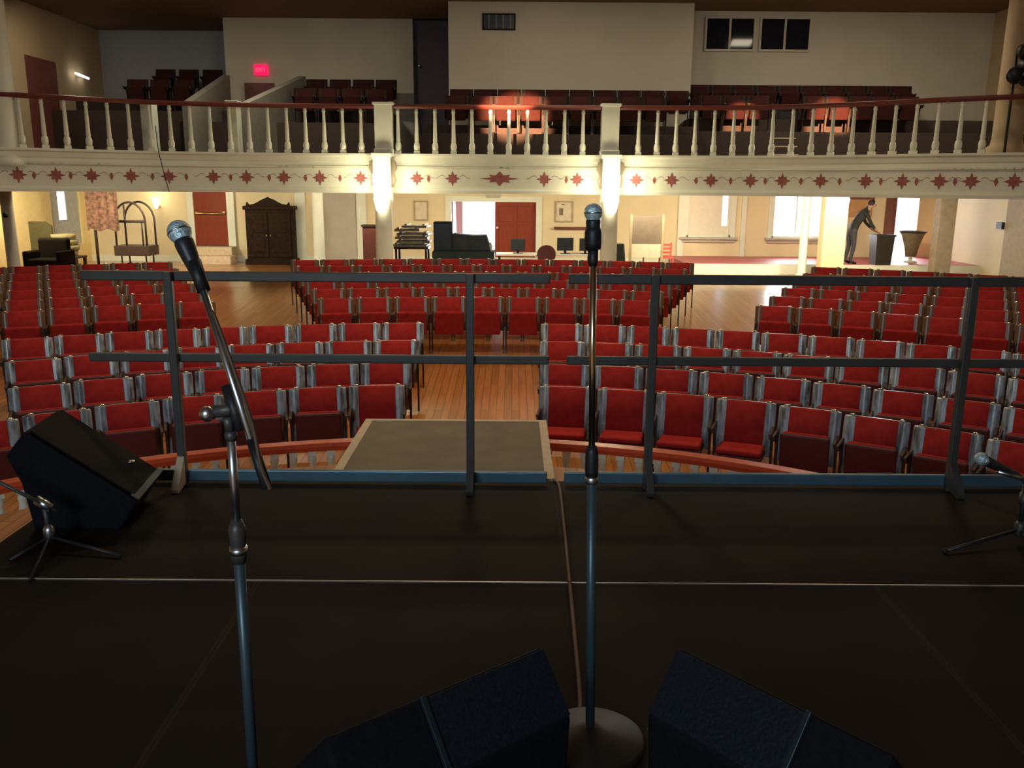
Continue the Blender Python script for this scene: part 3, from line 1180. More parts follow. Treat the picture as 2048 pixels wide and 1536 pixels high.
T_b1 = brow([922+48.4*i for i in range(10)], 181, 20.5, 'back row against the booth wall', 'balcony chairs by the booth')
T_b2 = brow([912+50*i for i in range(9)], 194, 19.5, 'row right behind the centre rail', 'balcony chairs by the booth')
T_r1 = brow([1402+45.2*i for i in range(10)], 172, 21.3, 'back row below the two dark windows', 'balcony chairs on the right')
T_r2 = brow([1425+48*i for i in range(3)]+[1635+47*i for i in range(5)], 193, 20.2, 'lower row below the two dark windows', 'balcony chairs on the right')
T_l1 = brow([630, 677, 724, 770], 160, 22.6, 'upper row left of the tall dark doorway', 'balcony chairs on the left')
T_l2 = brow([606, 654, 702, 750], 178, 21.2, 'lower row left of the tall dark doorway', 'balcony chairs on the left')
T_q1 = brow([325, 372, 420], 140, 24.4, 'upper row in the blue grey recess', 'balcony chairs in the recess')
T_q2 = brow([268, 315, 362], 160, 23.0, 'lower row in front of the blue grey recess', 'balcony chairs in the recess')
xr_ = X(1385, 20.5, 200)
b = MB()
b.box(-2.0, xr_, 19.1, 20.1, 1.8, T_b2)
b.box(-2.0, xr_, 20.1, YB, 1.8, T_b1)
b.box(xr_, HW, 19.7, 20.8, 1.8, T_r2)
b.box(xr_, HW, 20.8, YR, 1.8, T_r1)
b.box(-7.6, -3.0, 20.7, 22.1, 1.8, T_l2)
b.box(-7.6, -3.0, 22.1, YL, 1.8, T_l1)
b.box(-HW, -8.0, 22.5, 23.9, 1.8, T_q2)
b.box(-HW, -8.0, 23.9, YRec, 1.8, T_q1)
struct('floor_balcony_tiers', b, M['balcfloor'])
# warm beams on the balcony chairs
for px, py, pw, dg_ in ((1032, 236, 760, 8.6), (1490, 226, 420, 4.2), (1675, 226, 600, 5.6)):
    t_ = aty(px, py, 19.9)
    spot('balcony_beam', (t_.x-1.2, 9.0, 5.5), t_, pw*100, (1.0, .50, .27), dg_, .75)

# ------------------------------------------------------------------ orchestra balustrade
orc = thing('orchestra_balustrade', 'curved low balustrade with red rail and white balusters before the front row', 'balustrade', (AX, AYC, 0))
AP = [Vector((4.2*math.sin(math.radians(a)), 4.2*math.cos(math.radians(a)), 0)) for a in range(-62, 63, 2)]
b = MB()
sweep(b, AP, [(.05, -.35), (.065, -.375), (.05, -.41), (-.05, -.41), (-.065, -.375), (-.05, -.35)])
b.obj('handrail', M['rail_red'], orc)
b = MB()
sweep(b, AP, [(.08, -.70), (.08, -.78), (-.08, -.78), (-.08, -.70)])
b.obj('base_rail', M['white'], orc)
b = MB()
sweep(b, AP, [(.05, -.78), (.05, -1.28), (-.05, -1.28), (-.05, -.78)])
b.obj('plinth_panel', M['apron'], orc)
bb_ = MB()
bb_.box(-.03, .03, -.03, .03, -.45, -.41)
bb_.lathe([(.026, -.45), (.032, -.48), (.024, -.51), (.036, -.58), (.038, -.62), (.026, -.66)], n=8)
bb_.box(-.033, .033, -.033, .033, -.70, -.66)
ob0 = None
nb = int(plen(AP)/.137)
for i in range(nb):
    p, t = along(AP, .06+.137*i)
    if ob0 is None:
        ob0 = bb_.obj('baluster', M['white'], orc)
        o = ob0
    else:
        o = ob0.copy()
        COL.objects.link(o)
        o.parent = orc
    o.location = (p.x, p.y, 0)
    o.rotation_euler = (0, 0, math.atan2(t.y, t.x))

# ------------------------------------------------------------------ stage decks
def deck(x0, x1, y0, y1, label, top=None, edge=None):
    t = thing('stage_deck', label, 'platform', ((x0+x1)/2, (y0+y1)/2, -0.25), 0, 'black stage decks')
    hx, hy = (x1-x0)/2-.0005, (y1-y0)/2-.0005
    b = MB()
    b.box(-hx+.012, hx-.012, -hy+.012, hy-.012, .225, .25)
    b.obj('deck_top', top or M['deck'], t)
    b = MB()
    for q in ((-hx, hx, -hy, -hy+.012), (-hx, hx, hy-.012, hy), (-hx, -hx+.012, -hy+.012, hy-.012), (hx-.012, hx, -hy+.012, hy-.012)):
        b.box(q[0], q[1], q[2], q[3], .15, .249)
    b.v = [Vector((p.x, p.y, .25 if p.z > .2 else p.z)) for p in b.v]
    b.obj('edge_frame', edge or M['deck_edge'], t)
    for sx in (-1, 1):
        for sy in (-1, 1):
            b = MB()
            b.box(sx*(hx-.1)-.025, sx*(hx-.1)+.025, sy*(hy-.1)-.025, sy*(hy-.1)+.025, 0, .225)
            b.obj('leg', M['steel'], t)
    return t


DY = [0.74, 1.96, 3.18, 4.40]
dark_edge = mat('worn_black_edge', (0.020, 0.014, 0.009), 0.7, spec=0.15)
deck(-2.21, .23, DY[2], DY[3], 'black stage deck behind the left guard rail', edge=dark_edge)
deck(.23, 2.67, DY[2], DY[3], 'black stage deck behind the right guard rail', edge=dark_edge)
for k, (x0, nm) in enumerate(((-3.41, 'left'), (-.99, 'centre'), (1.43, 'right'))):
    deck(x0, x0+2.42, DY[1], DY[2], 'black stage deck in the near row, %s one, behind the pale seam' % nm, edge=dark_edge)
    deck(x0, x0+2.42, DY[0], DY[1], 'black stage deck under the picture edge, %s one' % nm, edge=dark_edge)
# bright metal strip along the seam between the two deck rows
b = MB()
b.box(-2.2, 2.66, DY[2]-.004, DY[2]+.004, 0.0, .004)
tag(b.obj('seam_strip', M['deck_edge']), 'thin bright metal strip along the seam between the stage deck rows', 'strip')
# thrust platform beyond the guard rails
pt = thing('thrust_platform', 'square dark platform with pale wooden edges beyond the guard rails', 'platform', (-.37, 5.03, -.25))
b = MB()
b.box(-.55, .55, -.60, .56, .22, .25)
b.obj('platform_top', M['ramp_top'], pt)
for q in ((-.60, -.55, -.60, .60), (.55, .60, -.60, .60), (-.55, .55, .56, .60)):
    b = MB()
    b.box(q[0], q[1], q[2], q[3], .05, .252)
    b.obj('edge_board', M['ramp_edge'], pt)
for sx in (-1, 1):
    for sy in (-1, 1):
        b = MB()
        b.box(sx*.5-.03, sx*.5+.03, sy*.36-.03, sy*.36+.03, 0, .22)
        b.obj('leg', M['darkwood'], pt)
# ------------------------------------------------------------------ guard rails
def guard(x0, x1, posts, label):
    t = thing('guard_rail', label, 'guard rail', ((x0+x1)/2, 4.33, 0))
    cx = (x0+x1)/2
    for nm, z, h in (('top_rail', 1.075, .024), ('mid_rail', .665, .022), ('bottom_rail', .045, .03)):
        b = MB()
        b.box(x0-cx, x1-cx, -.015, .015, z-h, z+h)
        b.obj(nm, M['steel_coollit'] if nm == 'bottom_rail' else M['steel'], t, bevel=.006)
    for px_ in posts:
        b = MB()
        b.box(px_-cx-.02, px_-cx+.02, -.055, -.015, .0, 1.10)
        o = b.obj('post', M['steel'], t, bevel=.005)
        b = MB()
        b.hull([(px_-cx-.018, -.055, .16), (px_-cx-.018, -.055, .02), (px_-cx-.018, -.16, .0), (px_-cx-.018, -.17, .02)],
               [(px_-cx+.018, -.055, .16), (px_-cx+.018, -.055, .02), (px_-cx+.018, -.16, .0), (px_-cx+.018, -.17, .02)])
        b.obj('foot', M['ramp_edge'] if px_ < -1 else M['steel'], o)
    return t


guard(-2.13, .185, (-1.69, -.21), 'left blue grey steel guard rail panel at the stage front')
guard(.275, 2.66, (.70, 2.26), 'right blue grey steel guard rail panel at the stage front')

# ------------------------------------------------------------------ microphones and stands
def mic(label, tip, tail, r=.026):
    """tip: centre of ball; tail: end of body"""
    tip, tail = Vector(tip), Vector(tail)
    d = (tail-tip).normalized()
    L = (tail-tip).length
    t = thing('microphone', label, 'microphone', tip)
    q = d.to_track_quat('Z', 'Y')
    t.rotation_mode = 'QUATERNION'
    t.rotation_quaternion = q
    b = MB()
    b.lathe([(r*math.sin(PI*i/8), -r*math.cos(PI*i/8)) for i in range(7)]+[(r*.72, r*.8)], n=18)
    b.obj('grille_ball', M['micball'], t)
    b = MB()
    b.lathe([(r*.74, r*.75), (r*.8, r*1.0), (r*.78, r*1.5), (r*.5, L*.9), (r*.44, L)], n=16)
    b.obj('mic_body', M['micbody'], t)
    b = MB()
    b.lathe([(r*1.0, -r*.08), (r*1.03, 0), (r*1.0, r*.08)], n=18)
    b.obj('band', M['chrome'], t)
    return t


# centre straight stand on round base
B0 = atz(1180, 1488, 0)
SX, SY = B0.x, B0.y


def onv(py, px=1186):
    return aty(px, py, SY).z


st = thing('microphone_stand', 'straight microphone stand on round base between the two front monitors', 'microphone stand', (SX, SY, .002))
LEAN = -.0215
st.rotation_euler = (0, LEAN, 0)
b = MB()
b.lathe([(.152, 0), (.155, .012), (.145, .02), (.05, .038), (.02, .06)], n=32)
b.obj('round_base', mat('worn_iron_base', (0.016, 0.012, 0.008), 0.5, spec=0.3), st)
zc = onv(965)
zt = onv(525)
b = MB()
b.tube([(0, 0, .04), (0, 0, zc)], .0125, 14)
b.obj('lower_tube', M['tube'], st)
b = MB()
b.lathe([(.015, zc-.005), (.018, zc), (.018, zc+.012), (.015, zc+.016)], n=16)
b.obj('collar_ring', M['chrome'], st)
b = MB()
b.lathe([(.016, zc+.016), (.0175, zc+.03), (.0165, onv(905)), (.013, onv(893))], n=16)
b.obj('clutch_grip', M['black'], st)
b = MB()
b.tube([(0, 0, onv(893)), (0, 0, zt)], .0085, 12)
b.obj('upper_tube', M['gold'], st)
b = MB()
b.lathe([(.010, zt-.01), (.013, zt), (.013, zt+.03)], n=12)
b.lathe([(.019, zt+.03), (.021, zt+.045), (.021, zt+.07), (.017, zt+.085)], n=12)
b.obj('mic_clip', M['black'], st)
mt = onv(425, 1188)
mic('vocal microphone upright on the straight centre stand', (SX+LEAN*mt, SY, mt), (SX+LEAN*(zt+.035), SY, zt+.035), .0225)

# left boom stand
LB = 1.82


def lp(px, py, Y=LB):
    return aty(px, py, Y)


p_top = lp(462, 872)
PX = p_top.x
ls2 = thing('microphone_stand', 'tall boom microphone stand at left with the angled arm', 'microphone stand', (PX, LB, 0))
rel = Vector((-PX, -LB, 0))
b = MB()
for k in range(3):
    a = k*2*PI/3+.5
    b2 = MB()
    b2.tube([(0, 0, .09), (math.cos(a)*.3, math.sin(a)*.3, .012)], .009, 8)
    b2.obj('leg', M['black'], ls2)
z1 = lp(478, 1100).z
z2 = lp(470, 1050).z
b.tube([(0, 0, .06), (0, 0, z1)], .0125, 14)
b.obj('lower_tube', M['tube'], ls2)
b = MB()
b.lathe([(.014, z1-.03), (.0185, z1-.01), (.0185, z1+.005), (.015, z1+.007), (.017, z1+.012), (.0195, z2-.01), (.012, z2+.012)], n=16)
b.obj('clutch_grip', M['steel'], ls2)
b = MB()
b.lathe([(.0195, z1-.008), (.0205, z1), (.0195, z1+.008)], n=16)
b.obj('collar_ring', M['chrome'], ls2)
b = MB()
b.tube([(0, 0, z2), (0, 0, p_top.z)], .0095, 14)
b.obj('upper_tube', M['chrome'], ls2)
A_, B_ = lp(534, 977, LB-.06), lp(402, 565, LB+.08)
piv = lp(468, 815, LB)
b = MB()
b.lathe([(.011, p_top.z-.01), (.014, p_top.z), (.012, p_top.z+.012)], n=12)
b.tube([(0, 0, p_top.z+.01), (piv+rel)+Vector((-.012, -.01, -.02))], .011, 10)
b.tube([piv+rel+Vector((-.06, 0, -.012)), piv+rel+Vector((.02, 0, .0))], .014, 10)
b.obj('pivot_bracket', M['steel'], ls2)
b = MB()
b.ball(piv+rel+Vector((-.055, -.01, -.012)), .017, 12)
b.obj('wing_knob', M['chrome'], ls2)
dirb = (B_-A_).normalized()
b = MB()
b.tube([piv+rel-dirb*.05, piv+rel+dirb*.05], .014, 12)
b.obj('boom_clamp', M['black'], ls2)
b = MB()
b.tube([A_+rel, B_+rel], .0085, 12)
b.obj('boom_arm', M['chrome'], ls2)
b = MB()
b.tube([A_+rel, A_+rel+dirb*.11], .0115, 12)
b.obj('counterweight', M['black'], ls2)
b = MB()
b.tube([B_+rel-dirb*.02, B_+rel+dirb*.05], .015, 12)
b.obj('mic_clip', M['black'], ls2)
mt_, me_ = lp(359, 464, LB+.12), lp(402, 565, LB+.085)
mic('vocal microphone on the angled boom arm at left', mt_, me_, .0265)
# cable following the boom
cp = [me_+Vector((.0, 0, 0)), me_+Vector((.02, -.02, -.05)), lp(432, 640, LB+.04), lp(470, 745, LB+.02), lp(505, 850, LB-.03), lp(521, 930, LB-.06), lp(541, 980, LB-.09), lp(575, 1250, LB-.12),
      Vector((lp(575, 1250).x, LB-.05, .008)), Vector((lp(575, 1250).x+.1, 1.2, .008)), Vector((-.2, .9, .008))]
cp = [p for p in cp[:7]]
b = MB()
b.tube(catmull(cp, 6), .0042, 6)
tag(b.obj('microphone_cable', M['cord']), 'thin dark cable running along the left boom arm', 'cable')

# short boom stand at the right edge
RB = atz(2035, 1085, 0)
rs = thing('microphone_stand', 'short black tripod microphone stand at the right edge of the stage', 'microphone stand', (RB.x, RB.y, 0))
rel = Vector((-RB.x, -RB.y, 0))
for k, (fx, fy) in enumerate(((1890, 1102), (2110, 1075), (2090, 1130))):
    f = atz(fx, fy, .012)
    b = MB()
    b.tube([(0, 0, .06), f+rel+Vector((0, 0, .0))], .008, 8)
    lg = b.obj('leg', M['black'], rs)
    b = MB()
    b.ball(f+rel+Vector((0, 0, 0)), .012, 8)
    b.obj('rubber_foot', M['rubber'], lg)
ptop = aty(2046, 960, RB.y)
b = MB()
b.tube([(0, 0, .04), (0, 0, ptop.z)], .011, 12)
b.obj('pole', M['black'], rs)
b = MB()
b.lathe([(.016, .035), (.022, .05), (.022, .085), (.014, .10)], n=14)
b.lathe([(.018, ptop.z-.11), (.02, ptop.z-.09), (.018, ptop.z-.06)], n=14)
b.obj('leg_hub', M['steel'], rs)
b = MB()
b.tube([Vector((0, 0, ptop.z)), aty(1995, 943, RB.y-.03)+rel], .010, 10)
b.obj('mic_clip', M['chrome'], rs)
b = MB()
b.ball(Vector((0, 0, ptop.z)), .02)
b.obj('pivot_knob', M['steel'], rs)
mic('vocal microphone pointing left over the stage at the right edge', aty(1963, 918, RB.y-.06), aty(2040, 953, RB.y+.02), .029)

# short stand beside the left monitor
LS = atz(112, 1088, 0)
l3 = thing('microphone_stand', 'low tripod microphone stand in front of the left monitor wedge', 'microphone stand', (LS.x, LS.y-.04, 0))
rel = Vector((-LS.x, -LS.y+.04, 0))
for k, (fx, fy) in enumerate(((242, 1112), (20, 1120), (60, 1160))):
    f = atz(fx, fy, .01)
    b = MB()
    b.tube([(0, 0, .05), f+rel], .007, 8)
    b.obj('leg', M['black'], l3)
b = MB()
b.lathe([(.014, .03), (.022, .04), (.024, .085), (.014, .105)], n=14)
b.obj('leg_hub', M['chrome'], l3)
pu = aty(88, 1008, LS.y-.04)
b = MB()
b.tube([(0, 0, .05), pu+rel], .0105, 10)
b.obj('pole', M['steel'], l3)
b = MB()
b.tube([pu+rel+Vector((.03, 0, -.02)), pu+rel+Vector((-.03, 0, .02))], .02, 12)
b.obj('pivot_bracket', M['chrome'], l3)
b = MB()
b.tube([pu+rel+Vector((.05, 0, -.03)), aty(-60, 935, LS.y-.1)+rel], .008, 10)
b.obj('boom_arm', M['steel'], l3)

# brown cable over the decks
b = MB()
pts = [Vector((SX-.03, SY+.05, .008)), atz(1160, 1400, .008), atz(1150, 1280, .008), atz(1138, 1150, .008), atz(1128, 1050, .008), atz(1119, 975, .008), Vector((.228, 4.38, .008)), Vector((.23, 4.46, -.02)), Vector((.24, 4.5, -.15))]
b.tube(catmull(pts, 5), .008, 8)
tag(b.obj('stage_cable', M['cord']), 'brown cable running from the round stand base to the stage edge', 'cable')

# ------------------------------------------------------------------ monitor wedges
# left wedge, seen from its side
def prof_pts(px, Y):
    return [aty(a, c_, Y) for a, c_ in px]


Yw = atz(150, 1078, 0).y+.1
prof = prof_pts([(48, 863), (10, 913), (42, 968), (70, 1075), (240, 1060), (275, 1003)], Yw)
zmin = min(p.z for p in prof)
prof[3].z = prof[4].z = 0.0
lm = thing('stage_monitor', 'black wedge stage monitor by the left guard rail, side turned to us', 'speaker', (sum(p.x for p in prof)/6, Yw, 0))
o_ = lm.location
dep = .40
A = [p-Vector(o_) for p in prof]
Bk = [p+Vector((-.05, dep, 0)) for p in A]
b = MB()
b.hull(A, Bk)
b.obj('cabinet', M['cab'], lm, bevel=.012)
b = MB()
n_ = (A[0]-A[5]).cross(Vector((0, 1, 0))).normalized()
if n_.x < 0:
    n_ = -n_
qa, qb = A[0]*.97+A[5]*.03, A[0]*.05+A[5]*.95
qd = Vector((-.05, dep, 0))
b.hull([qa+qd*.04+n_*.004, qb+qd*.04+n_*.004, qb+qd*.96+n_*.004, qa+qd*.96+n_*.004], [p+n_*.012 for p in (qa+qd*.04, qb+qd*.04, qb+qd*.96, qa+qd*.96)])
b.obj('grille', M['grille2'], lm)
b = MB()
b.hull([A[5]+qd*.0+n_*.006, A[5]+qd+n_*.006, A[5]*.93+A[0]*.07+qd+n_*.006, A[5]*.93+A[0]*.07+n_*.006],
       [p+n_*.012 for p in (A[5], A[5]+qd, A[5]*.93+A[0]*.07+qd, A[5]*.93+A[0]*.07)])
b.obj('edge_trim', M['corner'], lm)
b = MB()
c_ = A[5]*.75+A[0]*.25+qd*.72+n_*.014
b.lathe([(.02, 0), (.02, .004), (.002, .005)], c_, 14)
b.obj('badge', M['chrome'], lm)


def wedge(label, a_px, b_px, dirsign, split, zt=.38):
    """top back edge runs from inner a_px to outer b_px at height zt; baffle slopes towards the camera"""
    a, c_ = atz(*a_px, zt), atz(*b_px, zt)
    u = (c_-a)
    u.z = 0
    Lw = u.length
    u.normalize()
    f = Vector((u.y, -u.x, 0))
    if f.y > 0:
        f = -f
    t = thing('stage_monitor', label, 'speaker', (a+c_)/2-Vector((0, 0, zt)))
    o = Vector(t.location)
    # profile: (forward, z)
    pr = [(-.20, .0), (-.22, .16), (-.0, zt), (.115, zt-.145), (.10, .02), (.08, 0)]
    P0 = [a-o+f*q+Vector((0, 0, z)) for q, z in pr]
    P0 = [Vector((p.x, p.y, z)) for p, (q, z) in zip(P0, pr)]
    P1 = [p+u*Lw for p in P0]
    b = MB()
    b.hull(P0, P1)
    b.obj('cabinet', M['cab'], t, bevel=.012)
    nrm = (P0[3]-P0[2]).cross(u).normalized()
    if nrm.z < 0:
        nrm = -nrm

    def panel(s0, s1, name, m, hgt=.008, v0=.04, v1=.96):
        q = [P0[2]*(1-v)+P0[3]*v+u*(Lw*s_) for s_, v in ((s0, v0), (s1, v0), (s1, v1), (s0, v1))]
        b = MB()
        b.hull([p+nrm*.001 for p in q], [p+nrm*hgt for p in q])
        return b.obj(name, m, t, bevel=.002)
    panel(.01, split-.015, 'grille', M['grille'])
    panel(split-.012, split+.012, 'edge_trim', M['corner'], .014, .0, 1.0)
    panel(split+.015, .99, 'horn_panel', M['cab'], .005)
    return t


wedge('black wedge stage monitor left of the round stand base', (1085, 1291), (645, 1476), -1, .60)
wedge('black wedge stage monitor right of the round stand base', (1357, 1293), (1790, 1507), 1, .66)

# ------------------------------------------------------------------ furniture under the balcony
def at_floor(px, Y):
    return (X(px, Y), Y, -.30 if (Y > 21.6 and px > 1376) else zf(Y))


def hz(py, Y, px=1024):
    """height above the floor"""
    return Z(py, Y, px)-zf(Y)


# armoire
Y = 23.2
wA = X(586, Y)-X(486, Y)
a = thing('armoire', 'dark carved armoire with crested top against the rear wall', 'wardrobe', at_floor(536, Y))
hA = hz(412, Y, 536)
b = MB()
b.box(-wA*.46, wA*.46, 0, .5, .1, hA-.08)
b.obj('body', M['armoire'], a, bevel=.01)
b = MB()
b.box(-wA*.5, wA*.5, -.04, .52, 0, .14)
b.obj('plinth', M['armoire'], a, bevel=.01)
b = MB()
b.box(-wA*.5, wA*.5, -.05, .52, hA-.10, hA)
b.obj('cornice', M['armoire'], a, bevel=.02)
b = MB()
cr = hz(394, Y, 536)
pr = [(-wA*.44, hA), (wA*.44, hA)]
tops = [(.42, .10), (.38, .03), (.28, .05), (.2, .10), (.12, .16), (.06, cr-hA-.04), (0, cr-hA), (-.06, cr-hA-.04), (-.12, .16), (-.2, .10), (-.28, .05), (-.38, .03), (-.42, .10)]
b.prism([(wA*.44, hA)]+[(x*wA, hA+z) for x, z in tops]+[(-wA*.44, hA)], 0, .08)
b.obj('crest', M['armoire'], a)
for sg in (-1, 1):
    b = MB()
    b.box(sg*wA*.23-wA*.21, sg*wA*.23+wA*.21, -.03, 0, .2, hA-.16)
    d = b.obj('door', M['armoire'], a, bevel=.008)
    b = MB()
    b.box(sg*wA*.23-wA*.14, sg*wA*.23+wA*.14, -.045, -.03, .32, hA*.48)
    b.box(sg*wA*.23-wA*.14, sg*wA*.23+wA*.14, -.045, -.03, hA*.55, hA-.28)
    b.obj('carved_panel', M['armoire'], d, bevel=.01)
    b = MB()
    b.ball((sg*.05, -.05, hA*.5), .02, 8)
    b.obj('knob', M['brass'], d)

# tapestry banner on a pole
Y = 21.2
a = thing('tapestry_banner', 'floral brown tapestry banner hanging on a pole left of the arched cart', 'banner', at_floor(188, Y))
f0 = X(188, Y)
b = MB()
b.tube([(0, 0, .02), (0, 0, hz(386, Y, 188)+.1)], .035, 10)
b.obj('pole', M['darkwood'], a)
b = MB()
b.lathe([(.2, 0), (.2, .03), (.04, .06)], n=16)
b.obj('base', M['darkwood'], a)
b = MB()
x0, x1 = X(175, Y)-f0, X(239, Y)-f0
zt, zb_ = hz(380, Y, 200)+.1, hz(460, Y, 200)
n = 14
P = []
for i in range(n+1):
    for z in (zb_+.03*math.sin(i*.9), zt):
        for d in (0, .015):
            P.append((x0+(x1-x0)*i/n, -.06+.02*math.sin(i*1.7)+d, z))
ff = []
for i in range(n):
    k = 4*i
    ff += [(k, k+4, k+6, k+2), (k+1, k+3, k+7, k+5), (k, k+1, k+5, k+4), (k+2, k+6, k+7, k+3)]
b.add(P, ff)
b.obj('cloth', M['tapestry'], a)
b = MB()
b.tube([(x0, -.03, zt), (x1, -.03, zt)], .02, 8)
b.obj('crossbar', M['darkwood'], a)

# arched luggage cart
Y = 21.6
a = thing('luggage_cart', 'arched black metal luggage cart with a dark deck, right of the tapestry', 'cart', at_floor(268, Y))
f0 = X(268, Y)
xw0, xw1 = X(236, Y)-f0, X(301, Y)-f0
zd0, zd1, zar, zap = hz(510, Y, 268), hz(490, Y, 268), hz(442, Y, 268), hz(404, Y, 268)
b = MB()
b.box(xw0-.04, xw1+.02, -.3, .3, max(zd0, .2), zd1)
b.obj('deck', M['darkwood'], a, bevel=.01)
for dy in (-.28, .28):
    b = MB()
    cxm = (xw0+xw1)/2
    rr = (xw1-xw0)/2-.03
    arc = [(xw0+.03, dy, zd1)]+[(cxm-rr*math.cos(PI*k/12), dy, zar+(zap-zar)*math.sin(PI*k/12)) for k in range(13)]+[(xw1-.03, dy, zd1)]
    b.tube(arc, .025, 8)
    b.obj('arch', M['iron'], a)
b = MB()
b.tube([(xw0+.03, -.28, zar), (xw1-.03, -.28, zar)], .03, 8)
b.tube([(cxm-.12, -.28, zd1), (cxm-.12, -.28, zap-.06)], .02, 8)
b.tube([(cxm+.28, -.28, zd1), (cxm+.28, -.28, zar)], .02, 8)
b.obj('bars', M['iron'], a)
for sx in (xw0+.1, xw1-.1):
    for dy in (-.22, .22):
        b = MB()
        b.tube([(sx, dy-.03, .08), (sx, dy+.03, .08)], .08, 12)
        b.tube([(sx, dy, .08), (sx, dy, max(zd0, .2)+.01)], .02, 6)
        b.obj('wheel', M['rubber'], a)

# olive screen, basket stack and dark armchair far left
Y = 21.0
p = at_floor(76, Y)
b = MB()
hh = hz(443, Y, 76)
wv_ = (X(103, Y)-X(53, Y))/2
b.box(-wv_, wv_, -.03, .03, .0, hh-.1)
b.prism([(wv_, hh-.1), (wv_*.5, hh), (-wv_*.9, hh), (-wv_, hh-.1)], -.03, .03)
o = tag(b.obj('folding_screen', M['olive']), 'olive cloth screen panel standing by the left wall', 'screen')
o.location = p
Y = 20.4
p = at_floor(126, Y)
bt = thing('side_table', 'low dark table holding the stacked wicker trays at far left', 'table', p)
b = MB()
zt = hz(512, Y, 126)
b.box(-.34, .34, -.25, .25, zt-.04, zt)
b.obj('tabletop', M['darkwood'], bt)
for sx in (-.3, .3):
    for sy in (-.21, .21):
        b = MB()
        b.box(sx-.03, sx+.03, sy-.03, sy+.03, 0, zt-.04)
        b.obj('leg', M['darkwood'], bt)
zz = p[2]+zt
for k in range(4):
    b = MB()
    dx = (-.02, .03, 0, -.04)[k]
    b.lathe([(.19, 0), (.25, .02), (.27, .12), (.25, .125), (.23, .03)], n=18)
    o = tag(b.obj('wicker_tray', M['wicker']), 'round wicker tray, %s in the stack at far left' % ['lowest', 'second from bottom', 'second from top', 'topmost'][k], 'tray', 'stack of wicker trays')
    o.location = (p[0]+dx, Y, zz)
    zz += .125
Y = 19.3
p = at_floor(88, Y)
a = thing('armchair', 'dark upholstered armchair in front of the olive screen', 'armchair', p)
for nm, q, bv in (('seat', (-.32, .32, -.3, .3, .2, .45), .04), ('backrest', (-.34, .34, .22, .38, .2, .88), .06), ('armrest', (-.42, -.3, -.3, .36, .1, .62), .04), ('armrest', (.3, .42, -.3, .36, .1, .62), .04)):
    b = MB()
    b.box(*q)
    b.obj(nm, M['armcloth'], a, bevel=bv, seg=3)
for sx in (-.34, .34):
    for sy in (-.24, .3):
        b = MB()
        b.box(sx-.03, sx+.03, sy-.03, sy+.03, 0, .2)
        b.obj('leg', M['darkwood'], a)

# columns standing free under the balcony
for px, Y, r, m, lab in ((16, 19.0, .13, M['greywhite'], 'grey round column with a dark knob at the far left'), (636, 21.9, .138, M['white'], 'slim white column right of the dark armoire'),
                         (1612, 21.0, .10, M['white'], 'thin white column before the bright window')):
    f = at_floor(px, Y)
    c = thing('column', lab, 'column', f)
    H_ = SOFF-f[2]
    b = MB()
    b.lathe([(r*1.35, 0), (r*1.35, .06), (r, .12), (r*.94, H_-.15), (r*1.3, H_-.08), (r*1.3, H_-.0)], n=20)
    b.obj('shaft', m, c)
    if px == 16:
        b = MB()
        b.ball((.02, -.14, hz(430, Y, 16)), .06, 10)
        b.obj('knob', M['black'], c)
for px, Y, hw_, lab, m in ((1668, 20.6, .27, 'square beige pillar carrying a small sconce beside the bending person', M['wall_low']), (1890, 20.4, .19, 'square pillar darkened as in shade at the right rear', mat('pillar_shade_paint', (0.27, 0.23, 0.16), 0.7))):  # shade on the right pillar painted into its darker colour
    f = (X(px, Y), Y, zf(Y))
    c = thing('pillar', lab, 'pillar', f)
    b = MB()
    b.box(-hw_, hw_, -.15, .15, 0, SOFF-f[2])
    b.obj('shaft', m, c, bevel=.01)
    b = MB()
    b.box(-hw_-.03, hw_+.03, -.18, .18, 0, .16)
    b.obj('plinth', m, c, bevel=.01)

# maroon cabinet
Y = 21.5
f = at_floor(740, Y)
a = thing('cabinet', 'small maroon cabinet left of the left column', 'cabinet', f)
hw_ = (X(756, Y)-X(724, Y))/2
hh = hz(450, Y, 740)
b = MB()
b.box(-hw_, hw_, 0, .35, 0, hh-.04)
b.obj('body', M['maroon'], a)
b = MB()
b.box(-hw_-.03, hw_+.03, -.03, .36, hh-.04, hh)
b.obj('top', M['darkwood'], a)
b = MB()
b.box(-hw_+.03, hw_-.03, -.02, 0, .08, hh-.09)
d = b.obj('door', M['maroon'], a)
b = MB()
b.ball((hw_-.07, -.035, hh*.55), .018, 8)
b.obj('knob', M['brass'], d)

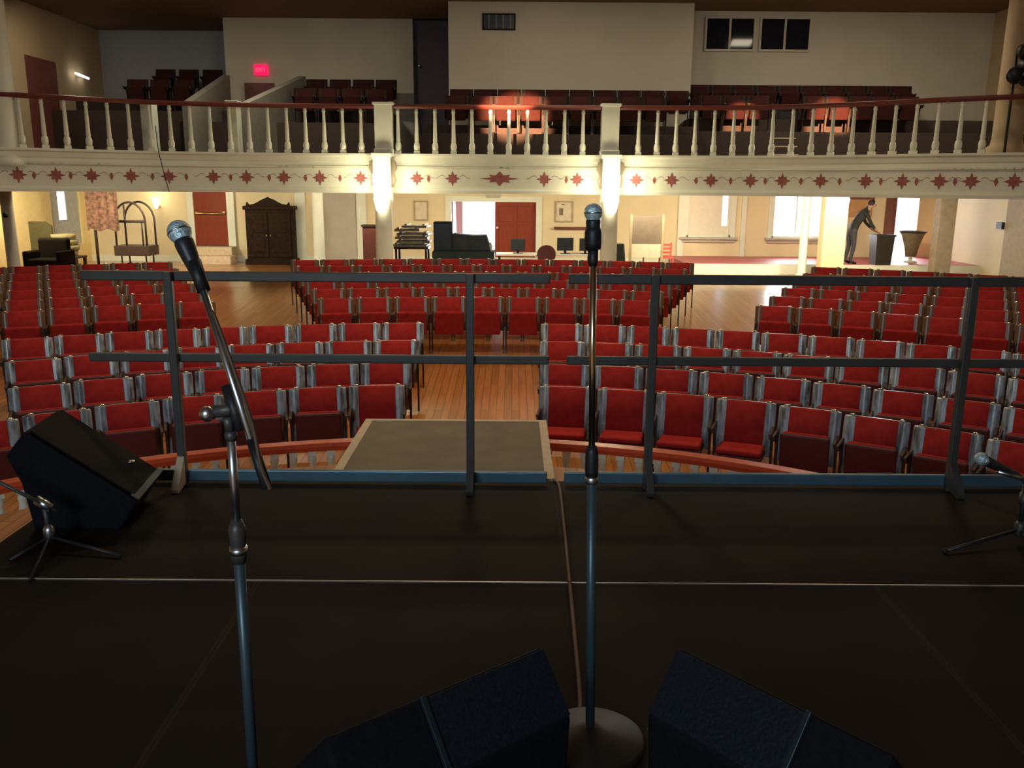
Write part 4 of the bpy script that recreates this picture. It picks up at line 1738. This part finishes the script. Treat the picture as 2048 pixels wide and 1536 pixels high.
# stack of folded tables on a trolley
Y = 20.6
f = at_floor(824, Y)
hw_ = (X(858, Y)-X(790, Y))/2
a = thing('trolley', 'low brown trolley under the stacked grey boards', 'trolley', f)
zt = hz(492, Y, 824)
b = MB()
b.box(-hw_, hw_, -.35, .35, zt-.05, zt)
b.obj('shelf', M['darkwood'], a)
for sx in (-hw_+.05, hw_-.05):
    for sy in (-.3, .3):
        b = MB()
        b.box(sx-.025, sx+.025, sy-.025, sy+.025, 0, zt-.05)
        b.obj('leg', M['iron'], a)
zz = f[2]+zt
ht = (Z(447, Y, 824)-zz)
for k in range(6):
    b = MB()
    th = ht/6
    wk = hw_*(1-.03*k) if k < 4 else hw_*.72
    b.box(-wk, wk, -.33, .33, .004, th*.55)
    b.box(-wk+.06, wk-.06, -.28, .28, 0, .004)
    b.box(-wk+.05, -wk+.10, -.25, .25, th*.55, th)
    b.box(wk-.10, wk-.05, -.25, .25, th*.55, th)
    o = tag(b.obj('stacked_board', M['board']), 'grey folding board, %s from bottom of the stack on the trolley' % ORD[k+1], 'board', 'stack of grey boards')
    o.location = (f[0]+(-.03, .04, 0, .05, -.12, .1)[k], Y, zz)
    o.rotation_euler = (0, 0, (-.03, .04, .02, -.05, .1, -.08)[k])
    zz += th

# sound desk table with loudspeaker and covered mixer
Y = 20.2
f = at_floor(928, Y)
hw_ = (X(990, Y)-X(866, Y))/2
a = thing('cloth_table', 'table under a dark teal cloth before the open entrance door', 'table', f)
zt = hz(501, Y, 928)
b = MB()
b.box(-hw_, hw_, -.35, .35, zt-.04, zt)
b.obj('tabletop', M['teal'], a, bevel=.01)
b = MB()
b.box(-hw_, hw_, -.36, -.34, .1, zt-.01)
b.obj('cloth_drop', M['teal'], a)
for sx in (-hw_+.08, hw_-.08):
    for sy in (-.28, .28):
        b = MB()
        b.box(sx-.025, sx+.025, sy-.025, sy+.025, 0, zt-.04)
        b.obj('leg', M['iron'], a)
zt += f[2]
x0, x1 = X(868, Y), X(905, Y)
sp_ = thing('loudspeaker', 'dark square loudspeaker box on the teal cloth table', 'speaker', ((x0+x1)/2, Y, zt))
hs = Z(443, Y, 886)-zt
b = MB()
b.box(-(x1-x0)/2, (x1-x0)/2, -.2, .2, 0, hs)
b.obj('cabinet', M['cover'], sp_, bevel=.015)
b = MB()
b.box(-(x1-x0)/2+.03, (x1-x0)/2-.03, -.215, -.2, .04, hs-.04)
b.obj('grille', M['screen'], sp_)
mx_ = thing('mixing_desk', 'mixing desk under a dark dust cover on the teal cloth table', 'mixer', (X(945, Y), Y, zt))
c0 = X(945, Y)
pr = [(X(906, Y)-c0, 0), (X(983, Y)-c0, 0), (X(979, Y)-c0, Z(488, Y, 945)-zt), (X(973, Y)-c0, Z(469, Y, 945)-zt), (X(950, Y)-c0, Z(470, Y, 945)-zt), (X(925, Y)-c0, Z(468, Y, 945)-zt), (X(906, Y)-c0, Z(466, Y, 945)-zt)]
b = MB()
b.prism(pr, -.25, .25)
b.obj('dust_cover', M['cover'], mx_, bevel=.03, seg=3)
b = MB()
b.box(X(907, Y)-c0, X(982, Y)-c0, -.28, .28, 0, .04)
b.obj('chassis', M['black'], mx_)

# white laminate table with screens
Y = 21.6
f = at_floor(1090, Y)
zt = hz(507, Y, 1090)
hw_ = (X(1185, Y)-X(990, Y))/2
a = thing('laminate_table', 'long pale laminate table holding the dark computer screens', 'table', f)
b = MB()
b.box(-hw_, hw_, -.35, .35, zt-.04, zt)
b.obj('tabletop', M['tablewhite'], a)
for sx in (-hw_+.08, hw_-.08):
    for sy in (-.28, .28):
        b = MB()
        b.box(sx-.025, sx+.025, sy-.025, sy+.025, 0, zt-.04)
        b.obj('leg', M['iron'], a)
ztw = f[2]+zt
for pa, pb_, yt, lab in ((1022, 1051, 478, 'dark computer screen in front of the red door'), (1115, 1148, 475, 'dark computer screen below the framed poster'), (1160, 1184, 476, 'dark computer screen left of the right column')):
    x0, x1 = X(pa, Y), X(pb_, Y)
    h_ = Z(yt, Y, 1090)-ztw
    m_ = thing('computer_screen', lab, 'monitor', ((x0+x1)/2, Y-.05, ztw), 0, 'computer screens on the pale table')
    hx = (x1-x0)/2
    b = MB()
    b.box(-hx, hx, -.02, .02, h_*.2, h_)
    b.obj('housing', M['black'], m_, bevel=.006)
    b = MB()
    b.box(-hx+.02, hx-.02, -.024, -.02, h_*.2+.02, h_-.02)
    b.obj('screen', M['screen'], m_)
    b = MB()
    b.box(-.03, .03, 0.02, .04, .01, h_*.5)
    b.box(-.12, .12, -.08, .1, 0, .012)
    b.obj('stand', M['black'], m_)
# brown round-backed chair
Y = 20.7
f = at_floor(1094, Y)
a = thing('desk_chair', 'brown round backed chair drawn up to the pale table', 'chair', f)
zt = hz(490, Y, 1094)
b = MB()
b.prism([(.22*math.cos(t_), zt-.2+.2*math.sin(t_)) for t_ in [PI*k/10 for k in range(11)]]+[(-.2, zt-.34), (.2, zt-.34)], -.03, .02)
b.obj('backrest', M['maroon'], a, bevel=.01)
b = MB()
b.lathe([(.2, .44), (.23, .46), (.23, .49), (.2, .5)], (0, .2, 0), 18)
b.obj('seat', M['maroon'], a)
for sx in (-.16, .16):
    for sy in (.02, .36):
        b = MB()
        b.tube([(sx, sy, 0), (sx*.9, sy, .45 if sy > .1 else zt-.3)], .016, 8)
        b.obj('leg', M['iron'], a)
# mug on table end
p = (X(981, 19.9), 19.93, zt)
b = MB()
b.lathe([(.03, 0), (.04, .01), (.04, .13), (.025, .16), (.02, .2)], n=12)
o = tag(b.obj('white_bottle', M['white']), 'small white bottle at the right end of the teal cloth table', 'bottle')
o.location = (X(981, 20.0), 20.0, zf(20.2)+hz(501, 20.2, 928))

# pictures, poster, sign, rail on the rear wall
def framed(name, pa, pb_, ya, yb, label, m_in, extra=None):
    x0, x1 = X(pa, BY), X(pb_, BY)
    z1_, z0_ = Z(ya, BY, pa), Z(yb, BY, pa)
    t = thing(name, label, 'picture', ((x0+x1)/2, BY, (z0_+z1_)/2))
    hx, hz_ = (x1-x0)/2, (z1_-z0_)/2
    b = MB()
    for q in ((-hx, hx, -hz_, -hz_+.04), (-hx, hx, hz_-.04, hz_), (-hx, -hx+.04, -hz_+.04, hz_-.04), (hx-.04, hx, -hz_+.04, hz_-.04)):
        b.box(q[0], q[1], -.04, -.003, q[2], q[3])
    b.obj('frame', M['frame'], t)
    b = MB()
    b.box(-hx+.04, hx-.04, -.02, -.003, -hz_+.04, hz_-.04)
    b.obj('print', m_in, t)
    if extra:
        b = MB()
        b.box(-hx*.55, -hx*.1, -.024, -.02, -hz_*.35, hz_*.3)
        b.box(-hx*.35, hx*.05, -.024, -.02, hz_*.62, hz_*.7)
        b.obj('dark_print_figure', M['slate'], t)
    return t


framed('framed_picture', 828, 857, 401, 441, 'small framed picture left of the entrance doorway', M['paper'])
framed('framed_poster', 1110, 1146, 402, 444, 'pale framed poster with a dark figure right of the red door', M['paper'], True)
b = MB()
b.box(X(972, BY), X(1001, BY), BY-.08, BY-.065, Z(396, BY, 985), Z(389, BY, 985))
tag(b.obj('door_sign', M['greywhite']), 'narrow grey sign plate above the entrance doors', 'sign')
b = MB()
z_ = Z(456, BY, 1140)
b.tube([(X(1108, BY), BY-.1, z_), (X(1176, BY), BY-.1, z_)], .035, 8)
hr = tag(b.obj('wall_handrail', M['maroon']), 'dark red wall handrail below the framed poster', 'handrail')
b = MB()
for px in (1112, 1172):
    b.box(X(px, BY)-.02, X(px, BY)+.02, BY-.1, BY-.002, z_-.03, z_+.01)
b.obj('bracket', M['iron'], hr)

# easel board
Y = 21.0
f = at_floor(1295, Y)
hw_ = (X(1327, Y)-X(1263, Y))/2
a = thing('easel_board', 'tall brown and cream board on an easel right of the right column', 'board', f)
z0_, zm, z1_ = hz(515, Y, 1295), hz(488, Y, 1295), hz(431, Y, 1295)
b = MB()
b.box(-hw_+.03, hw_-.03, -.02, .02, zm, z1_)
b.obj('brown_panel', M['slate'], a)
b = MB()
b.box(-hw_+.03, hw_-.03, -.018, .018, z0_, zm)
b.obj('cream_panel', M['paper'], a)
for sg in (-1, 1):
    b = MB()
    b.box(sg*hw_-.03, sg*hw_+.03, -.03, .03, 0, z1_+.02)
    b.obj('frame_leg', M['frame'], a)
b = MB()
b.tube([(0, .02, z1_-.1), (0, .5, 0.01)], .02, 6)
b.obj('rear_strut', M['frame'], a)
# red folded chair
Y = 21.3
f = at_floor(1336, Y)
a = thing('plastic_chair', 'bright red slatted chair beside the easel board', 'chair', f)
hw_ = (X(1347, Y)-X(1324, Y))/2
zt = hz(486, Y, 1336)
for k in range(4):
    b = MB()
    z = zt-.05-.09*k
    b.box(-hw_, hw_, .12, .15, z-.03, z+.02)
    b.obj('slat', M['redchair'], a)
b = MB()
b.box(-hw_, hw_, -.2, .15, .40, .44)
b.obj('seat', M['redchair'], a)
for sx in (-hw_, hw_):
    for sy in (-.18, .15):
        b = MB()
        b.box(sx-.015, sx+.015, sy-.015, sy+.015, 0, .42 if sy < 0 else zt)
        b.obj('leg', M['redchair'], a)
# leaning dark case
Y = 19.9
f = at_floor(1246, Y)
b = MB()
zt = hz(488, Y, 1246)
b.hull([(-.13, -.05, 0), (.13, -.05, 0), (.07, .12, zt), (-.15, .12, zt)], [(-.13, .05, 0), (.13, .05, 0), (.07, .2, zt), (-.15, .2, zt)])
o = tag(b.obj('instrument_case', M['teal'], bevel=.03), 'narrow dark instrument case leaning behind the rear seats right of the column', 'case')
o.location = f

# bin, basket and notice board by the person
Y = 21.75
f = at_floor(1769, Y)
a = thing('trash_bin', 'tall dark bin the bending person reaches into', 'bin', f)
hw_ = (X(1787, Y)-X(1751, Y))/2
zt = Z(470, Y, 1768)+.30
b = MB()
b.hull([(-hw_*.85, -.2, 0), (hw_*.85, -.2, 0), (hw_*.85, .2, 0), (-hw_*.85, .2, 0)], [(-hw_, -.23, zt), (hw_, -.23, zt), (hw_, .23, zt), (-hw_, .23, zt)])
b.obj('body', M['bin'], a)
b = MB()
for q in ((-hw_-.02, hw_+.02, -.25, -.21), (-hw_-.02, hw_+.02, .21, .25), (-hw_-.02, -hw_+.02, -.21, .21), (hw_-.02, hw_+.02, -.21, .21)):
    b.box(q[0], q[1], q[2], q[3], zt-.03, zt+.015)
b.obj('rim', M['bin'], a)
Y = 22.4
f = at_floor(1830, Y)
a = thing('plant_pedestal', 'slim white pedestal carrying the tan basket before the bright doorway', 'pedestal', f)
zb_ = Z(513, Y, 1830)+.30
b = MB()
b.lathe([(.16, 0), (.16, .03), (.05, .05), (.05, zb_-.02), (.14, zb_-.02), (.14, zb_)], n=16)
b.obj('stem', M['white'], a)
bs = thing('tan_basket', 'tan tapered basket with dark rim before the bright right doorway', 'basket', (f[0], f[1], f[2]+zb_))
ht = Z(466, Y, 1830)-(f[2]+zb_)
b = MB()
b.lathe([(.13, 0), (.17, ht*.4), (.26, ht*.9), (.3, ht)], n=18)
b.obj('body', M['tan'], bs)
b = MB()
b.lathe([(.30, ht), (.33, ht+.02), (.31, ht+.05), (.28, ht+.03)], n=18)
b.obj('rim', M['iron'], bs)
x0, x1 = X(1694, BY), X(1742, BY)
b = MB()
b.box(x0, x1, BY-.05, BY-.003, Z(435, BY, 1710), Z(398, BY, 1710))
nbd = tag(b.obj('notice_board', mat('orange_wood', (0.50, 0.28, 0.12), 0.5, scale=6)), 'orange wooden notice board on the wall behind the bending person', 'board')
b = MB()
b.box(x0-.04, x1+.04, BY-.07, BY-.003, Z(399, BY, 1710), Z(393, BY, 1710))
b.obj('cap_rail', M['maroon'], nbd)
# thermostat on right wall
yy = HW*1750/(1978-1024)*.985
p = (HW, yy, Z(451, yy, 1978))
b = MB()
b.box(HW-.15, HW-.081, yy-.12, yy+.12, p[2]-.08, p[2]+.08)
tag(b.obj('wall_box', M['black']), 'small dark box fixed on the right side wall', 'wall box')
# cable over the balcony front
b = MB()
u = s_at_px(320)
pts = [fas(u-.02, 2.6, .1), fas(u, 2.14, .12), fas(u+.04, 1.9, .08), fas(u+.09, 1.6, .05), fas(u+.14, 1.36, .08)]
b.tube(catmull(pts, 5), .008, 6)
tag(b.obj('hanging_cable', M['black']), 'thin dark cable hanging over the left balcony front', 'cable')

# ------------------------------------------------------------------ the person
def skinned(name, verts, edges, radii, m, parent, sub=2):
    me = bpy.data.meshes.new(name)
    me.from_pydata(verts, edges, [])
    o = bpy.data.objects.new(name, me)
    COL.objects.link(o)
    sk = o.modifiers.new('skin', 'SKIN')
    ss = o.modifiers.new('subd', 'SUBSURF')
    ss.levels = ss.render_levels = sub
    for i, r in enumerate(radii):
        me.skin_vertices[0].data[i].radius = r if isinstance(r, tuple) else (r, r)
    me.skin_vertices[0].data[0].use_root = True
    dg = bpy.context.evaluated_depsgraph_get()
    dg.update()
    me2 = bpy.data.meshes.new_from_object(o.evaluated_get(bpy.context.evaluated_depsgraph_get()))
    bpy.data.objects.remove(o)
    me2.name = name
    me2.materials.clear()
    for mm in (m if isinstance(m, list) else [m]):
        me2.materials.append(mm)
    for p in me2.polygons:
        p.use_smooth = True
    q = bpy.data.objects.new(name, me2)
    COL.objects.link(q)
    if parent:
        q.parent = parent
    return q


PY_ = 21.85
pf = at_floor(1708, PY_)
per = thing('person', 'person in dark top and grey jeans bending over the tall bin', 'person', pf)
per.scale = (.93, .93, .93)
# facing +x, bending forward.  joints (x forward, y towards rear wall, z up)
V = [(-.03, 0, .88),                                   # 0 pelvis
     (.06, 0, 1.06), (.19, 0, 1.24), (.27, 0, 1.36),   # 1-3 spine, chest, upper chest
     (.36, 0, 1.45), (.44, 0, 1.53), (.49, 0, 1.60),   # 4 neck 5 head 6 crown
     (.0, -.10, .82), (.03, -.10, .47), (-.03, -.10, .08), (.07, -.11, .035), (.14, -.11, .03),      # 7-11 near leg
     (-.04, .10, .82), (-.02, .11, .47), (-.10, .11, .08), (.0, .12, .035), (.07, .12, .03),         # 12-16 far leg
     (.27, -.17, 1.32), (.38, -.22, 1.07), (.56, -.16, .88), (.63, -.14, .84),                       # 17-20 near arm
     (.27, .17, 1.32), (.40, .21, 1.08), (.57, .14, .90), (.64, .12, .86)]                           # 21-24 far arm
Ed = [(0, 1), (1, 2), (2, 3), (3, 4), (4, 5), (5, 6), (0, 7), (7, 8), (8, 9), (9, 10), (10, 11), (0, 12), (12, 13), (13, 14), (14, 15), (15, 16),
      (3, 17), (17, 18), (18, 19), (19, 20), (3, 21), (21, 22), (22, 23), (23, 24)]
Rd = [(.15, .12), (.14, .115), (.155, .125), (.13, .10), .058, (.085, .10), (.06, .07), .088, .062, .042, .04, .03, .088, .062, .042, .04, .03,
      .055, .046, .034, .022, .055, .046, .034, .022]
body = skinned('body', V, Ed, Rd, [M['shirt'], M['jeans'], M['skin'], M['black']], per)
for p in body.data.polygons:
    c_ = p.center
    if c_.z < .075 and c_.x > -.2:
        p.material_index = 3
    elif c_.z < .93 and not (c_.x > .3):
        p.material_index = 1
    elif (c_.x > .33 and c_.z > 1.40) or (c_.x > .50 and c_.z < .95):
        p.material_index = 2
# fingers
for sg, hx, hy, hz_ in ((-1, .63, -.14, .84), (1, .64, .12, .86)):
    b = MB()
    for k in range(4):
        o2 = (k-1.5)*.017
        l_ = (.055, .068, .064, .05)[k]
        b.tube([(hx-.01, hy+o2, hz_), (hx+l_*.6, hy+o2, hz_-.012), (hx+l_, hy+o2*.95, hz_-.045)], [.009, .008, .006], 6)
    b.tube([(hx-.03, hy+sg*-.02, hz_), (hx, hy+sg*-.045, hz_-.02), (hx+.03, hy+sg*-.04, hz_-.04)], [.010, .009, .007], 6)
    b.obj('fingers', M['skin'], per)
# face details and hair
b = MB()
hd = Vector((.47, 0, 1.555))
b.ball(hd+Vector((.085, 0, -.03)), .018, 8)
for sg in (-1, 1):
    b.ball(hd+Vector((.0, sg*.088, -.01)), .022, 8)
b.obj('nose_and_ears', M['skin'], per)
b = MB()
for sg in (-1, 1):
    b.ball(hd+Vector((.078, sg*.035, .0)), .01, 8)
b.tube([hd+Vector((.072, -.025, -.06)), hd+Vector((.08, 0, -.062)), hd+Vector((.072, .025, -.06))], .006, 6)
b.obj('eyes_and_mouth', M['hair'], per)
b = MB()
P, ff = [], []
for i in range(9):
    for k in range(16):
        th, ph = PI*.62*i/8, 2*PI*k/16
        r = .108
        P.append(hd+Vector((-.02+r*math.sin(th)*math.cos(ph)*1.0, r*.9*math.sin(th)*math.sin(ph), .012+r*math.cos(th)))+Vector((-.035 if (math.cos(ph) > .3 and th > 1.2) else 0, 0, .03 if (math.cos(ph) > .3 and th > 1.2) else 0)))
for i in range(8):
    for k in range(16):
        ff.append((i*16+k, (i+1)*16+k, (i+1)*16+(k+1) % 16, i*16+(k+1) % 16))
b.add(P, ff, smooth=True)
b.obj('hair', M['hair'], per)
